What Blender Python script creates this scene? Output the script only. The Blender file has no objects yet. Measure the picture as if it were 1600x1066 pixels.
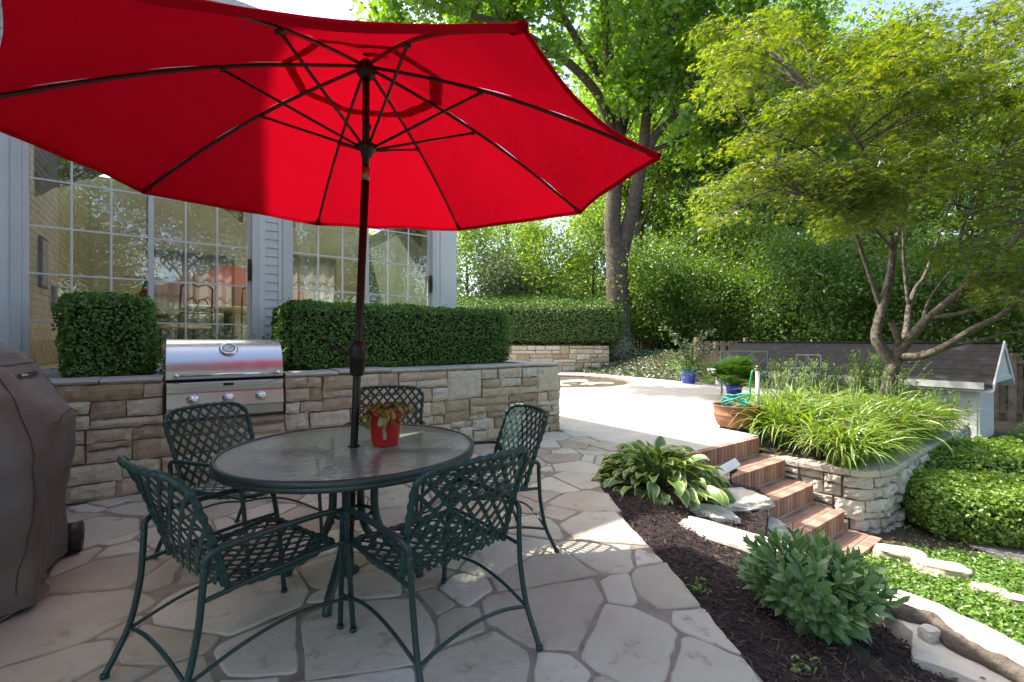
import bpy, math, random
import numpy as np
from mathutils import Vector, noise as mnoise
R = math.radians
F, H, CX, CY = 711.0, 1.25, 800.0, 533.0
U = np.array([.812, .5835, 0.]); Vv = np.array([-.5835, .812, 0.]); UP = np.array([0., 0., 1.])
O = np.array([.6565, 6.394, 0.])
THU = math.atan2(.5835, .812)
scene = bpy.context.scene
COL = scene.collection

def W(a, b, z=0.): return O + U * a + Vv * b + UP * z            # house frame -> world
def AB(x, y): d = np.array([x, y, 0.]) - O; return d @ U, d @ Vv
def G(px, py, z=0.):                                              # survey: ground point seen at a photo pixel
    Y = F * (H - z) / (py - CY); return np.array([(px - CX) / F * Y, Y, z])
def D(px, py, Y): return np.array([(px - CX) / F * Y, Y, H - (py - CY) / F * Y])

# ------------------------------------------------------------------ mesh builder
class MB:
    def __init__(s): s.v = []; s.lv = []; s.ft = []; s.fm = []; s.fs = []; s.k = []; s.n = 0
    def add(s, verts, faces, mat=0, smooth=True, k=None):
        verts = np.asarray(verts, dtype=np.float64).reshape(-1, 3)
        if isinstance(faces, np.ndarray):
            nf, kk = faces.shape
            s.lv.append((faces + s.n).ravel()); s.ft.append(np.full(nf, kk))
        else:
            nf = len(faces)
            s.lv.append(np.array([i for f in faces for i in f]) + s.n); s.ft.append(np.array([len(f) for f in faces]))
        s.fm.append(np.full(nf, mat)); s.fs.append(np.full(nf, smooth))
        s.k.append(np.zeros(len(verts)) if k is None else np.asarray(k, dtype=float))
        s.v.append(verts); s.n += len(verts); return s
    def box(s, c, ax, ay, az, mat=0, bev=0.):
        c, ax, ay, az = [np.asarray(q, float) for q in (c, ax, ay, az)]    # half-axis vectors
        if bev <= 0:
            V = [c + i * ax + j * ay + k * az for k in (-1, 1) for j in (-1, 1) for i in (-1, 1)]
            return s.add(V, [(0, 2, 3, 1), (4, 5, 7, 6), (0, 1, 5, 4), (2, 6, 7, 3), (0, 4, 6, 2), (1, 3, 7, 5)], mat, False)
        L = [np.linalg.norm(q) for q in (ax, ay, az)]; e = [min(bev / max(l, 1e-6), .45) for l in L]
        A = (ax, ay, az); V = []; idx = {}
        for i in (-1, 1):
            for j in (-1, 1):
                for k in (-1, 1):
                    for f in range(3):
                        sg = [i, j, k]; q = c.copy()
                        for m in range(3): q = q + A[m] * sg[m] * (1 if m == f else 1 - e[m])
                        idx[(i, j, k, f)] = len(V); V.append(q)
        Fc = []
        for f in range(3):
            for sg in (-1, 1):
                o = [m for m in range(3) if m != f]; q = []
                for (p, r) in ((-1, -1), (1, -1), (1, 1), (-1, 1)):
                    t = [0, 0, 0]; t[f] = sg; t[o[0]] = p; t[o[1]] = r; q.append(idx[(*t, f)])
                flip = (sg == 1) == (f == 1)
                Fc.append(tuple(q[::-1] if flip else q))
        for f in range(3):
            o = [m for m in range(3) if m != f]
            for p in (-1, 1):
                for r in (-1, 1):
                    t0 = [0, 0, 0]; t1 = [0, 0, 0]
                    t0[o[0]] = t1[o[0]] = p; t0[o[1]] = t1[o[1]] = r; t0[f] = -1; t1[f] = 1
                    q = (idx[(*t0, o[0])], idx[(*t1, o[0])], idx[(*t1, o[1])], idx[(*t0, o[1])]); Fc.append(q)
        for i in (-1, 1):
            for j in (-1, 1):
                for k in (-1, 1): Fc.append((idx[(i, j, k, 0)], idx[(i, j, k, 1)], idx[(i, j, k, 2)]))
        return s.add(V, Fc, mat, False)
    def tube(s, path, r, n=8, mat=0, cap=True, flat=None, closed=False):
        P = [np.asarray(p, float) for p in path]; m = len(P)
        r = [r] * m if np.isscalar(r) else list(r)
        T = []
        for i in range(m):
            if closed: t = P[(i + 1) % m] - P[i - 1]
            else: t = P[min(i + 1, m - 1)] - P[max(i - 1, 0)]
            T.append(t / (np.linalg.norm(t) + 1e-12))
        a = np.array([0, 0, 1.]) if abs(T[0][2]) < .9 else np.array([1., 0, 0])
        b = np.cross(T[0], a); b /= np.linalg.norm(b); V = []
        for i in range(m):
            b = b - T[i] * (b @ T[i]); b /= np.linalg.norm(b) + 1e-12; c = np.cross(T[i], b)
            for j in range(n):
                t = 2 * math.pi * j / n; V.append(P[i] + r[i] * (math.cos(t) * b + math.sin(t) * c))
        Fc = []
        for i in range(m if closed else m - 1):
            i2 = (i + 1) % m
            for j in range(n):
                j2 = (j + 1) % n; Fc.append((i * n + j, i * n + j2, i2 * n + j2, i2 * n + j))
        if cap and not closed: Fc += [tuple(range(n))[::-1], tuple((m - 1) * n + j for j in range(n))]
        return s.add(V, Fc, mat, True)
    def lathe(s, c, prof, n=32, mat=0, ax=None, k=None):
        c = np.asarray(c, float); X, Y, Z = (np.eye(3) if ax is None else ax); V = []
        for (r, z) in prof:
            for j in range(n):
                t = 2 * math.pi * j / n; V.append(c + r * math.cos(t) * X + r * math.sin(t) * Y + z * Z)
        Fc = [(i * n + j, i * n + (j + 1) % n, (i + 1) * n + (j + 1) % n, (i + 1) * n + j) for i in range(len(prof) - 1) for j in range(n)]
        return s.add(V, Fc, mat, True)
    def grid(s, Vg, mat=0, smooth=True, k=None, closed=False):    # Vg: (m,n,3)
        Vg = np.asarray(Vg); m, n = Vg.shape[:2]
        i = np.arange(m - 1)[:, None]; j = np.arange(n if closed else n - 1)[None, :]; j2 = (j + 1) % n
        Fc = np.stack([(i * n + j), (i * n + j2), ((i + 1) * n + j2), ((i + 1) * n + j)], -1).reshape(-1, 4)
        return s.add(Vg.reshape(-1, 3), Fc, mat, smooth, k)
    def ribbon(s, P, N, w, t, mat=0):                             # flat strap along P with normals N
        P = np.asarray(P); N = np.asarray(N); T = np.gradient(P, axis=0); T /= np.linalg.norm(T, axis=1)[:, None] + 1e-12
        B = np.cross(T, N); B /= np.linalg.norm(B, axis=1)[:, None] + 1e-12
        N2 = np.cross(B, T)
        Vg = np.stack([P + B * w / 2 + N2 * t / 2, P - B * w / 2 + N2 * t / 2, P - B * w / 2 - N2 * t / 2, P + B * w / 2 - N2 * t / 2], 1)
        s.grid(Vg, mat, False, closed=True)
        return s
    def leaves(s, C, N, size, tmpl, rng, mat=0, T=None, smooth=False, var=.35):
        C = np.asarray(C, float); N = np.asarray(N, float); n = len(C)
        N = N / (np.linalg.norm(N, axis=1)[:, None] + 1e-9)
        if T is None: T = rng.normal(size=(n, 3))
        T = T - N * np.sum(T * N, 1)[:, None]; T /= np.linalg.norm(T, axis=1)[:, None] + 1e-9
        B = np.cross(N, T); sz = size * (1 + var * rng.uniform(-1, 1, n)) if np.isscalar(size) else size
        tv, tf = tmpl; tv = np.asarray(tv, float); kk = len(tv)
        V = C[:, None, :] + sz[:, None, None] * (tv[None, :, 0:1] * T[:, None, :] + tv[None, :, 1:2] * B[:, None, :] + tv[None, :, 2:3] * N[:, None, :])
        tfa = np.array(tf); Fc = (np.arange(n)[:, None, None] * kk + tfa[None]).reshape(-1, tfa.shape[1])
        return s.add(V.reshape(-1, 3), Fc, mat, smooth)
    def build(s, name, mats, parent=None, loc=None, attr=False):
        me = bpy.data.meshes.new(name)
        V = np.concatenate(s.v); off = np.zeros(3)
        if parent is not None: off = np.array(parent['_w']) if '_w' in parent else np.zeros(3)
        elif loc is not None: off = np.asarray(loc, float)
        V = V - off
        lv = np.concatenate(s.lv).astype(np.int32); ft = np.concatenate(s.ft).astype(np.int32)
        st = np.concatenate([[0], np.cumsum(ft)[:-1]]).astype(np.int32)
        me.vertices.add(len(V)); me.vertices.foreach_set('co', V.astype(np.float32).ravel())
        me.loops.add(len(lv)); me.loops.foreach_set('vertex_index', lv)
        me.polygons.add(len(ft)); me.polygons.foreach_set('loop_start', st)
        try: me.polygons.foreach_set('loop_total', ft)
        except Exception: pass
        me.polygons.foreach_set('material_index', np.concatenate(s.fm).astype(np.int32))
        me.polygons.foreach_set('use_smooth', np.concatenate(s.fs).astype(bool))
        if attr:
            at = me.attributes.new('k', 'FLOAT', 'POINT'); at.data.foreach_set('value', np.concatenate(s.k).astype(np.float32))
        me.update(calc_edges=True)
        for m in (mats if isinstance(mats, (list, tuple)) else [mats]): me.materials.append(m)
        o = bpy.data.objects.new(name, me); COL.objects.link(o)
        if parent is not None: o.parent = parent; o['_w'] = [float(q) for q in off]
        elif loc is not None: o.location = off
        return o

def tag(o, label=None, cat=None, group=None, kind=None):
    if label: o['label'] = label
    if cat: o['category'] = cat
    if group: o['group'] = group
    if kind: o['kind'] = kind
    return o
def thing(name, loc, label, cat, group=None, local=False):
    o = bpy.data.objects.new(name, None); COL.objects.link(o); o.empty_display_size = .1
    o.location = loc
    o['_w'] = [0., 0., 0.] if local else [float(q) for q in loc]
    return tag(o, label, cat, group)
CH = {}
def kids(o): return [c for c in bpy.data.objects if c.parent == o]
def copy_tree(o, parent=None):
    c = o.copy(); COL.objects.link(c); c.parent = parent
    for ch in kids(o): copy_tree(ch, c)
    return c
def structure(o): o['kind'] = 'structure'; return o
def stuff(o, label, cat): return tag(o, label, cat, kind='stuff')

# ------------------------------------------------------------------ leaf templates
DIA = ([(-.5, 0, 0), (.05, -.3, .08), (.5, 0, 0), (.05, .3, .08)], [(0, 1, 2), (0, 2, 3)])
OVAL = ([(-.5, 0, 0), (-.2, -.27, .06), (.2, -.25, .06), (.5, 0, -.04), (.2, .25, .06), (-.2, .27, .06)], [(0, 1, 2, 3), (0, 3, 4, 5)])
def star(ls, ns):
    pts = [(-.12, 0, 0)]
    A = [-110, -82, -55, -28, 0, 28, 55, 82, 110]; L = [ls[2], ns[1], ls[1], ns[0], ls[0], ns[0], ls[1], ns[1], ls[2]]
    for a, l in zip(A, L): pts.append((l * math.cos(R(a)) - .25, l * math.sin(R(a)), -.12 * l if l > .4 else .03))
    pts[0] = (-.3, 0, .02)
    return (pts, [(0, 1, 2, 3), (0, 3, 4, 5), (0, 5, 6, 7), (0, 7, 8, 9)])
MAPLE = star((.8, .68, .45), (.42, .36))
JMAPLE = star((.85, .75, .5), (.24, .2))

# ------------------------------------------------------------------ materials
MT = {}
def newmat(name):
    m = bpy.data.materials.new(name); m.use_nodes = True; nt = m.node_tree; nt.nodes.clear()
    out = nt.nodes.new('ShaderNodeOutputMaterial'); MT[name] = m
    return m, nt, out
def nd(nt, t, **kw):
    n = nt.nodes.new('ShaderNode' + t)
    for k, v in kw.items():
        if k.startswith('i_'): n.inputs[k[2:].replace('_', ' ')].default_value = v
        else: setattr(n, k, v)
    return n
def c4(c): return (*c, 1.)
def ramp(nt, fac, stops):
    r = nd(nt, 'ValToRGB'); e = r.color_ramp.elements
    while len(e) < len(stops): e.new(.5)
    for q, (p, c) in zip(e, stops): q.position = p; q.color = c4(c)
    nt.links.new(fac, r.inputs[0]); return r.outputs[0]
def mixc(nt, fac, a, b, mode='MIX'):
    n = nd(nt, 'Mix', data_type='RGBA', blend_type=mode); L = nt.links.new
    if hasattr(fac, 'default_value') or hasattr(fac, 'links'): L(fac, n.inputs[0])
    else: n.inputs[0].default_value = fac
    for q, i in ((a, 6), (b, 7)):
        if isinstance(q, tuple): n.inputs[i].default_value = c4(q)
        else: L(q, n.inputs[i])
    return n.outputs[2]
def noise_fac(nt, scale, detail=4, rough=.6, vec=None, dist=0.):
    t = nd(nt, 'TexNoise'); t.inputs['Scale'].default_value = scale; t.inputs['Detail'].default_value = detail
    t.inputs['Roughness'].default_value = rough; t.inputs['Distortion'].default_value = dist
    nt.links.new(vec if vec is not None else coord(nt), t.inputs['Vector']); return t.outputs['Fac']
def coord(nt): return nd(nt, 'TexCoord').outputs['Object']
def mat(name, stops, scale=6., rough=.6, metal=0., bump=0., bscale=40., island=0., spec=.5, bdist=.01, detail=5, spots=None, coat=0.):
    """principled with noise-driven colour, optional per-island tint, fine bump"""
    m, nt, out = newmat(name); L = nt.links.new
    p = nd(nt, 'BsdfPrincipled'); L(p.outputs[0], out.inputs[0])
    p.inputs['Roughness'].default_value = rough; p.inputs['Metallic'].default_value = metal
    p.inputs['Specular IOR Level'].default_value = spec; p.inputs['Coat Weight'].default_value = coat
    if len(stops) == 1 and not island: p.inputs['Base Color'].default_value = c4(stops[0][1] if isinstance(stops[0][0], float) else stops[0])
    else:
        f = noise_fac(nt, scale, detail)
        if island:
            g = nd(nt, 'NewGeometry'); mx = nd(nt, 'Mix', data_type='FLOAT'); mx.inputs[0].default_value = island
            L(f, mx.inputs[2]); L(g.outputs['Random Per Island'], mx.inputs[3]); f = mx.outputs[0]
        c = ramp(nt, f, stops)
        if spots:
            sf = noise_fac(nt, spots[0], 6, .7); sr = nd(nt, 'MapRange'); sr.inputs[1].default_value = spots[2]; sr.inputs[2].default_value = spots[2] + .12
            L(sf, sr.inputs[0]); c = mixc(nt, sr.outputs[0], c, spots[1])
        L(c, p.inputs['Base Color'])
    if bump:
        b = nd(nt, 'Bump'); b.inputs['Strength'].default_value = bump; b.inputs['Distance'].default_value = bdist
        L(noise_fac(nt, bscale, 8, .65), b.inputs['Height']); L(b.outputs[0], p.inputs['Normal'])
    return m
def leafmat(name, c0, c1, trans=.4, tcol=None, gloss=.06, scale=.6, rough=.45):
    m, nt, out = newmat(name); L = nt.links.new
    g = nd(nt, 'NewGeometry'); mx = nd(nt, 'Mix', data_type='FLOAT'); mx.inputs[0].default_value = .55
    L(noise_fac(nt, scale, 2), mx.inputs[2]); L(g.outputs['Random Per Island'], mx.inputs[3])
    c = ramp(nt, mx.outputs[0], [(.2, c0), (.8, c1)])
    d = nd(nt, 'BsdfDiffuse'); L(c, d.inputs[0]); t = nd(nt, 'BsdfTranslucent')
    L(mixc(nt, 1., c, tcol or (1.5, 1.55, .55), 'MULTIPLY'), t.inputs[0])
    a = nd(nt, 'MixShader'); a.inputs[0].default_value = trans; L(d.outputs[0], a.inputs[1]); L(t.outputs[0], a.inputs[2])
    gl = nd(nt, 'BsdfGlossy'); gl.inputs['Roughness'].default_value = rough; gl.inputs[0].default_value = (.9, 1, .9, 1)
    b = nd(nt, 'MixShader'); b.inputs[0].default_value = gloss; L(a.outputs[0], b.inputs[1]); L(gl.outputs[0], b.inputs[2])
    L(b.outputs[0], out.inputs[0]); return m

M_flag = mat('flagstone', [(.2, (.36, .305, .225)), (.5, (.52, .47, .365)), (.8, (.62, .585, .475))], 3.2, .75, bump=.7, bscale=16, island=.5, spots=(7, (.33, .26, .19), .57), bdist=.02)
M_mortar = mat('joint_mortar', [(.3, (.20, .165, .125)), (.7, (.34, .29, .23))], 9, .95, bump=.5, bscale=60)
M_stone = mat('limestone', [(.15, (.33, .235, .13)), (.45, (.53, .43, .29)), (.7, (.63, .55, .41)), (.9, (.56, .53, .45))], 5, .9, bump=.9, bscale=20, island=.55, spots=(14, (.22, .15, .09), .62), bdist=.02)
M_stonepale = mat('pale_limestone', [(.2, (.42, .36, .28)), (.6, (.62, .56, .46)), (.9, (.70, .66, .58))], 3.5, .85, bump=.7, bscale=24, island=.4, spots=(10, (.30, .22, .15), .60), bdist=.025)
M_wallmortar = mat('wall_mortar', [(.3, (.25, .205, .15)), (.7, (.38, .33, .25))], 12, .95, bump=.5)
M_cap = mat('cap_stone', [(.2, (.36, .33, .28)), (.6, (.50, .47, .41)), (.9, (.56, .54, .49))], 3, .8, bump=.5, bscale=30, island=.4, bdist=.012)
M_conc = mat('concrete', [(.3, (.46, .42, .36)), (.7, (.56, .52, .46))], 3, .85, bump=.2, bscale=120)
M_brick = mat('brick', [(.1, (.25, .125, .085)), (.5, (.38, .20, .14)), (.9, (.50, .32, .235))], 8, .85, bump=.4, bscale=70, island=.6, spots=(18, (.48, .36, .28), .63), bdist=.006)
M_bmortar = mat('brick_mortar', [(.3, (.42, .36, .30)), (.7, (.52, .46, .40))], 20, .9)
M_mulch = mat('mulch_soil', [(.3, (.016, .010, .008)), (.7, (.055, .034, .026))], 30, .95, bump=1., bscale=55, bdist=.03)
M_chip = mat('mulch_chip', [(.1, (.020, .012, .010)), (.6, (.075, .045, .035)), (1., (.15, .095, .07))], 20, .9, island=.8)
M_soil = mat('garden_soil', [(.3, (.05, .035, .022)), (.7, (.12, .09, .06))], 6, .95, bump=.8, bscale=20, bdist=.03)
M_ground = mat('earth', [(.3, (.045, .04, .02)), (.7, (.10, .085, .05))], .8, .95, bump=.6, bscale=6, bdist=.05)
M_gravel = mat('gravel', [(.2, (.10, .10, .10)), (.8, (.26, .25, .24))], 60, .95, bump=1., bscale=90, bdist=.02)
M_siding = mat('vinyl_siding', [(.3, (.70, .70, .68)), (.7, (.77, .76, .74))], 3, .5, bump=.05, bscale=80)
M_trim = mat('white_trim', [(.3, (.78, .77, .75)), (.7, (.84, .83, .81))], 3, .4)
M_frame = mat('window_vinyl', [(.3, (.70, .68, .66)), (.7, (.77, .75, .73))], 4, .4)
M_roof = mat('shingle', [(.2, (.018, .016, .015)), (.8, (.055, .049, .044))], 9, .9, bump=.8, bscale=35)
M_ibrick = mat('painted_brick', [(.3, (.62, .50, .30)), (.7, (.76, .66, .44))], 5, .7)
M_iwall = mat('beige_plaster', [(.3, (.68, .60, .42)), (.7, (.76, .68, .50))], 2, .8)
M_iside = mat('reflection_green_wall', [(.3, (.10, .13, .085)), (.7, (.13, .16, .105))], 3, .8)  # dark green stands in for the greenish reflection in the right window
M_ifloor = mat('room_floor', [(.3, (.46, .34, .22)), (.7, (.58, .45, .31))], 4, .4)
M_curtain = mat('plaid_curtain', [(.3, (.30, .22, .18)), (.7, (.52, .44, .36))], 14, .9)
M_green = mat('green_metal', [(.3, (.004, .026, .024)), (.7, (.008, .044, .038))], 8, .38, bump=.1, bscale=150, spec=.6)
M_strap = mat('green_vinyl_strap', [(.1, (.005, .029, .024)), (.9, (.011, .058, .046))], 6, .42, island=.6, spec=.5)
M_rimtbl = mat('table_rim', [(.3, (.016, .034, .030)), (.7, (.03, .055, .048))], 10, .38, spec=.6)
M_pole = mat('bronze_pole', [(.3, (.010, .008, .007)), (.7, (.018, .014, .012))], 5, .42, metal=.0, spec=.4)
M_rib = mat('rib_steel', [(.3, (.018, .012, .011)), (.7, (.04, .028, .024))], 6, .35, spec=.6)
M_copper = mat('copper_collar', [(.3, (.35, .16, .09)), (.7, (.50, .25, .15))], 20, .35, metal=.7)
M_steel = None
M_chrome = mat('chrome', [(.3, (.72, .70, .68)), (.7, (.80, .79, .78))], 10, .14, metal=1.)
M_black = mat('black_plastic', [(.3, (.012, .012, .012)), (.7, (.022, .022, .022))], 10, .5)
M_cover = mat('grill_cover_cloth', [(.25, (.11, .09, .082)), (.75, (.20, .17, .16))], 3.5, .62, bump=.5, bscale=7, bdist=.03)
M_seam = mat('cover_seam', [(.3, (.05, .04, .038)), (.7, (.075, .06, .058))], 5, .8)
M_label = mat('cover_label', [(.3, (.70, .70, .68)), (.7, (.75, .74, .72))], 8, .6)
M_redpot = mat('red_pot', [(.3, (.50, .012, .012)), (.7, (.58, .02, .018))], 4, .32, coat=.2)
M_bluepot = mat('blue_glazed_pot', [(.3, (.012, .035, .30)), (.7, (.02, .055, .42))], 6, .25, coat=.4)
M_rust = mat('rusty_iron', [(.2, (.10, .045, .022)), (.5, (.27, .12, .055)), (.8, (.36, .19, .10))], 4, .75, bump=.4, bscale=50)
M_hose = mat('green_hose', [(.3, (.01, .30, .24)), (.7, (.02, .40, .32))], 4, .35)
M_hose2 = mat('dark_green_hose', [(.3, (.01, .22, .06)), (.7, (.02, .30, .09))], 4, .35)
M_white = mat('white_pvc', [(.3, (.62, .62, .60)), (.7, (.74, .74, .72))], 9, .45)
M_wood = mat('old_fence_wood', [(.3, (.13, .09, .06)), (.7, (.26, .19, .125))], 5, .9, bump=.4, bscale=30)
M_iron = mat('wrought_iron', [(.3, (.10, .15, .14)), (.7, (.17, .22, .20))], 8, .5, metal=.2)
M_bark = mat('bark', [(.25, (.045, .034, .025)), (.75, (.16, .125, .095))], 7, .95, bump=1., bscale=14, bdist=.06)
M_barkdark = mat('dark_bark', [(.25, (.04, .03, .022)), (.75, (.12, .095, .07))], 3, .95, bump=.9, bscale=8, bdist=.06)
M_jbark = mat('smooth_bark', [(.3, (.06, .047, .034)), (.5, (.13, .105, .078)), (.72, (.23, .195, .15))], 14, .9, bump=1., bscale=20, bdist=.03)
M_drift = mat('driftwood', [(.2, (.055, .04, .028)), (.5, (.13, .10, .075)), (.8, (.22, .185, .15))], 9, .95, bump=1., bscale=22, bdist=.03)
M_stem = mat('green_stem', [(.3, (.10, .17, .04)), (.7, (.16, .26, .07))], 9, .5)
M_core = mat('dark_core_twigs', [(.3, (.010, .014, .006)), (.7, (.03, .032, .014))], 8, .95)  # twigs, and the added dark core that blocks light inside hedges
M_iron_dark = mat('indoor_iron', [(.3, (.02, .018, .016)), (.7, (.03, .028, .025))], 8, .5)
M_shade = mat('lampshade_cloth', [(.3, (.66, .58, .44)), (.7, (.72, .64, .50))], 8, .8)

L_box = leafmat('boxwood_leaf', (0.06, 0.15, 0.016), (0.15, 0.28, 0.035), .28)
L_hedge = leafmat('yew_leaf', (0.06, 0.125, 0.02), (0.16, 0.26, 0.04), .3)
L_bush = leafmat('barberry_leaf', (0.14, 0.25, 0.022), (0.29, 0.4, 0.055), 0.4)
L_maple = leafmat('maple_leaf', (0.1, 0.22, 0.018), (0.23, 0.36, 0.032), 0.6)
L_jmaple = leafmat('japanese_maple_leaf', (0.036, 0.105, 0.01), (0.25, 0.3, 0.018), 0.52, (1.6, 1.5, .4), scale=1.3)  # dark leaves stand in for shade, yellowest ones for sunlit highlights
L_tree = leafmat('woodland_leaf', (0.11, 0.21, 0.022), (0.25, 0.36, 0.05), 0.6, scale=.25)
L_tree2 = leafmat('shade_dark_leaf', (0.075, 0.15, 0.016), (0.18, 0.28, 0.034), 0.52, scale=.25)  # darker leaf colour stands in for the shade at the wood edge
L_shrub = leafmat('shrub_leaf', (0.12, 0.21, 0.025), (0.29, 0.38, 0.065), 0.5, scale=.5)
L_silver = leafmat('silvery_leaf', (.13, .17, .09), (.26, .30, .18), .3)
L_ivy = leafmat('ivy_leaf', (.035, .075, .018), (.11, .16, .05), .25, gloss=.1)
L_cover = leafmat('groundcover_leaf', (0.1, 0.22, 0.02), (0.22, 0.36, 0.045), .38)
L_day = leafmat('daylily_blade', (0.12, 0.22, 0.02), (0.31, 0.41, 0.05), .42, gloss=.08)
L_bud = leafmat('daylily_bud', (.22, .26, .03), (.40, .40, .06), .35)
L_sedum = leafmat('sedum_leaf', (0.095, 0.185, 0.06), (0.19, 0.31, 0.1), .22, (1.2, 1.5, .7), .07, 3., .5)
L_fern = leafmat('fern_leaf', (0.09, 0.2, 0.025), (0.18, 0.31, 0.06), .4)
L_succ = leafmat('cactus_leaf', (.10, .15, .02), (.30, .26, .05), .2, (1.2, 1.2, .5), .08)
L_dry = leafmat('dry_leaf', (.16, .11, .05), (.34, .26, .13), .2, (1., 1., .8))

def steel():
    m, nt, out = newmat('brushed_steel'); L = nt.links.new
    p = nd(nt, 'BsdfPrincipled'); L(p.outputs[0], out.inputs[0]); p.inputs['Metallic'].default_value = 1
    p.inputs['Base Color'].default_value = (.66, .64, .62, 1); rr_ = nd(nt, 'MapRange'); rr_.inputs[3].default_value = .20; rr_.inputs[4].default_value = .42; L(noise_fac(nt, 7., 6, .7), rr_.inputs[0]); L(rr_.outputs[0], p.inputs['Roughness'])
    mp = nd(nt, 'Mapping'); mp.inputs['Rotation'].default_value = (0, 0, -THU); mp.inputs['Scale'].default_value = (2, 2, 260); L(coord(nt), mp.inputs[0])
    b = nd(nt, 'Bump'); b.inputs['Strength'].default_value = .08; b.inputs['Distance'].default_value = .002
    L(noise_fac(nt, 2., 3, .6, mp.outputs[0]), b.inputs['Height']); L(b.outputs[0], p.inputs['Normal']); return m
M_steel = steel()
def fabric():
    m, nt, out = newmat('red_canopy_cloth'); L = nt.links.new
    c = ramp(nt, noise_fac(nt, 1.5, 3), [(.3, (.36, .003, .010)), (.7, (.43, .005, .014))])
    d = nd(nt, 'BsdfDiffuse'); L(c, d.inputs[0]); t = nd(nt, 'BsdfTranslucent'); t.inputs[0].default_value = (.40, .002, .010, 1)
    bp = nd(nt, 'Bump'); bp.inputs['Strength'].default_value = .4; bp.inputs['Distance'].default_value = .02
    mp = nd(nt, 'Mapping'); mp.inputs['Scale'].default_value = (9, 9, 30); L(coord(nt), mp.inputs[0]); L(noise_fac(nt, 1., 8, .75, mp.outputs[0], 1.), bp.inputs['Height']); L(bp.outputs[0], d.inputs['Normal']); L(bp.outputs[0], t.inputs['Normal'])
    a = nd(nt, 'MixShader'); a.inputs[0].default_value = .42; L(d.outputs[0], a.inputs[1]); L(t.outputs[0], a.inputs[2])
    L(a.outputs[0], out.inputs[0]); return m
M_red = fabric()
M_sheer = leafmat('sheer_cloth', (.30, .29, .26), (.36, .35, .31), .35, (1., 1., 1.), .02)
def winglass(name='window_glass', tint=(.84, .86, .80), ior=1.75, addr=.09):
    m, nt, out = newmat(name); L = nt.links.new
    tr = nd(nt, 'BsdfTransparent'); tr.inputs[0].default_value = c4(tint)
    g = nd(nt, 'BsdfGlossy'); g.inputs['Roughness'].default_value = .008; g.inputs[0].default_value = (.92, .96, .92, 1)
    bp = nd(nt, 'Bump'); bp.inputs['Strength'].default_value = .05; bp.inputs['Distance'].default_value = .02
    L(noise_fac(nt, 1.2, 1), bp.inputs['Height']); L(bp.outputs[0], g.inputs['Normal'])
    fr = nd(nt, 'Fresnel'); fr.inputs[0].default_value = ior
    ad = nd(nt, 'Math', operation='ADD'); L(fr.outputs[0], ad.inputs[0]); ad.inputs[1].default_value = addr
    a = nd(nt, 'MixShader'); L(ad.outputs[0], a.inputs[0]); L(tr.outputs[0], a.inputs[1]); L(g.outputs[0], a.inputs[2])
    L(a.outputs[0], out.inputs[0]); return m
M_glass = winglass()
def tableglass():
    m, nt, out = newmat('rippled_glass'); L = nt.links.new
    bp = nd(nt, 'Bump'); bp.inputs['Strength'].default_value = .20; bp.inputs['Distance'].default_value = .01
    v = nd(nt, 'TexVoronoi'); v.feature = 'SMOOTH_F1'; v.inputs['Scale'].default_value = 46; L(coord(nt), v.inputs['Vector'])
    L(v.outputs['Distance'], bp.inputs['Height'])
    tr = nd(nt, 'BsdfTransparent'); tr.inputs[0].default_value = (.86, .92, .87, 1)
    d = nd(nt, 'BsdfDiffuse'); d.inputs[0].default_value = (.46, .62, .53, 1)
    g = nd(nt, 'BsdfGlossy'); g.inputs['Roughness'].default_value = .22; g.inputs[0].default_value = (.9, .95, .92, 1)
    for q in (d, g): L(bp.outputs[0], q.inputs['Normal'])
    a = nd(nt, 'MixShader'); a.inputs[0].default_value = .34; L(d.outputs[0], a.inputs[2])
    rf = nd(nt, 'BsdfRefraction'); rf.inputs['Roughness'].default_value = .35; rf.inputs['IOR'].default_value = 1.04; rf.inputs[0].default_value = (.86, .92, .87, 1); L(bp.outputs[0], rf.inputs['Normal'])
    a0 = nd(nt, 'MixShader'); a0.inputs[0].default_value = .5; L(tr.outputs[0], a0.inputs[1]); L(rf.outputs[0], a0.inputs[2]); L(a0.outputs[0], a.inputs[1])
    fr = nd(nt, 'Fresnel'); fr.inputs[0].default_value = 1.55; L(bp.outputs[0], fr.inputs['Normal'])
    b = nd(nt, 'MixShader'); L(fr.outputs[0], b.inputs[0]); L(a.outputs[0], b.inputs[1]); L(g.outputs[0], b.inputs[2])
    L(b.outputs[0], out.inputs[0]); return m
M_tglass = tableglass()
def clear():
    m, nt, out = newmat('clear_glass'); tr = nd(nt, 'BsdfTransparent'); tr.inputs[0].default_value = (.95, .98, .95, 1); nt.links.new(tr.outputs[0], out.inputs[0]); return m
M_clear = clear()
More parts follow.
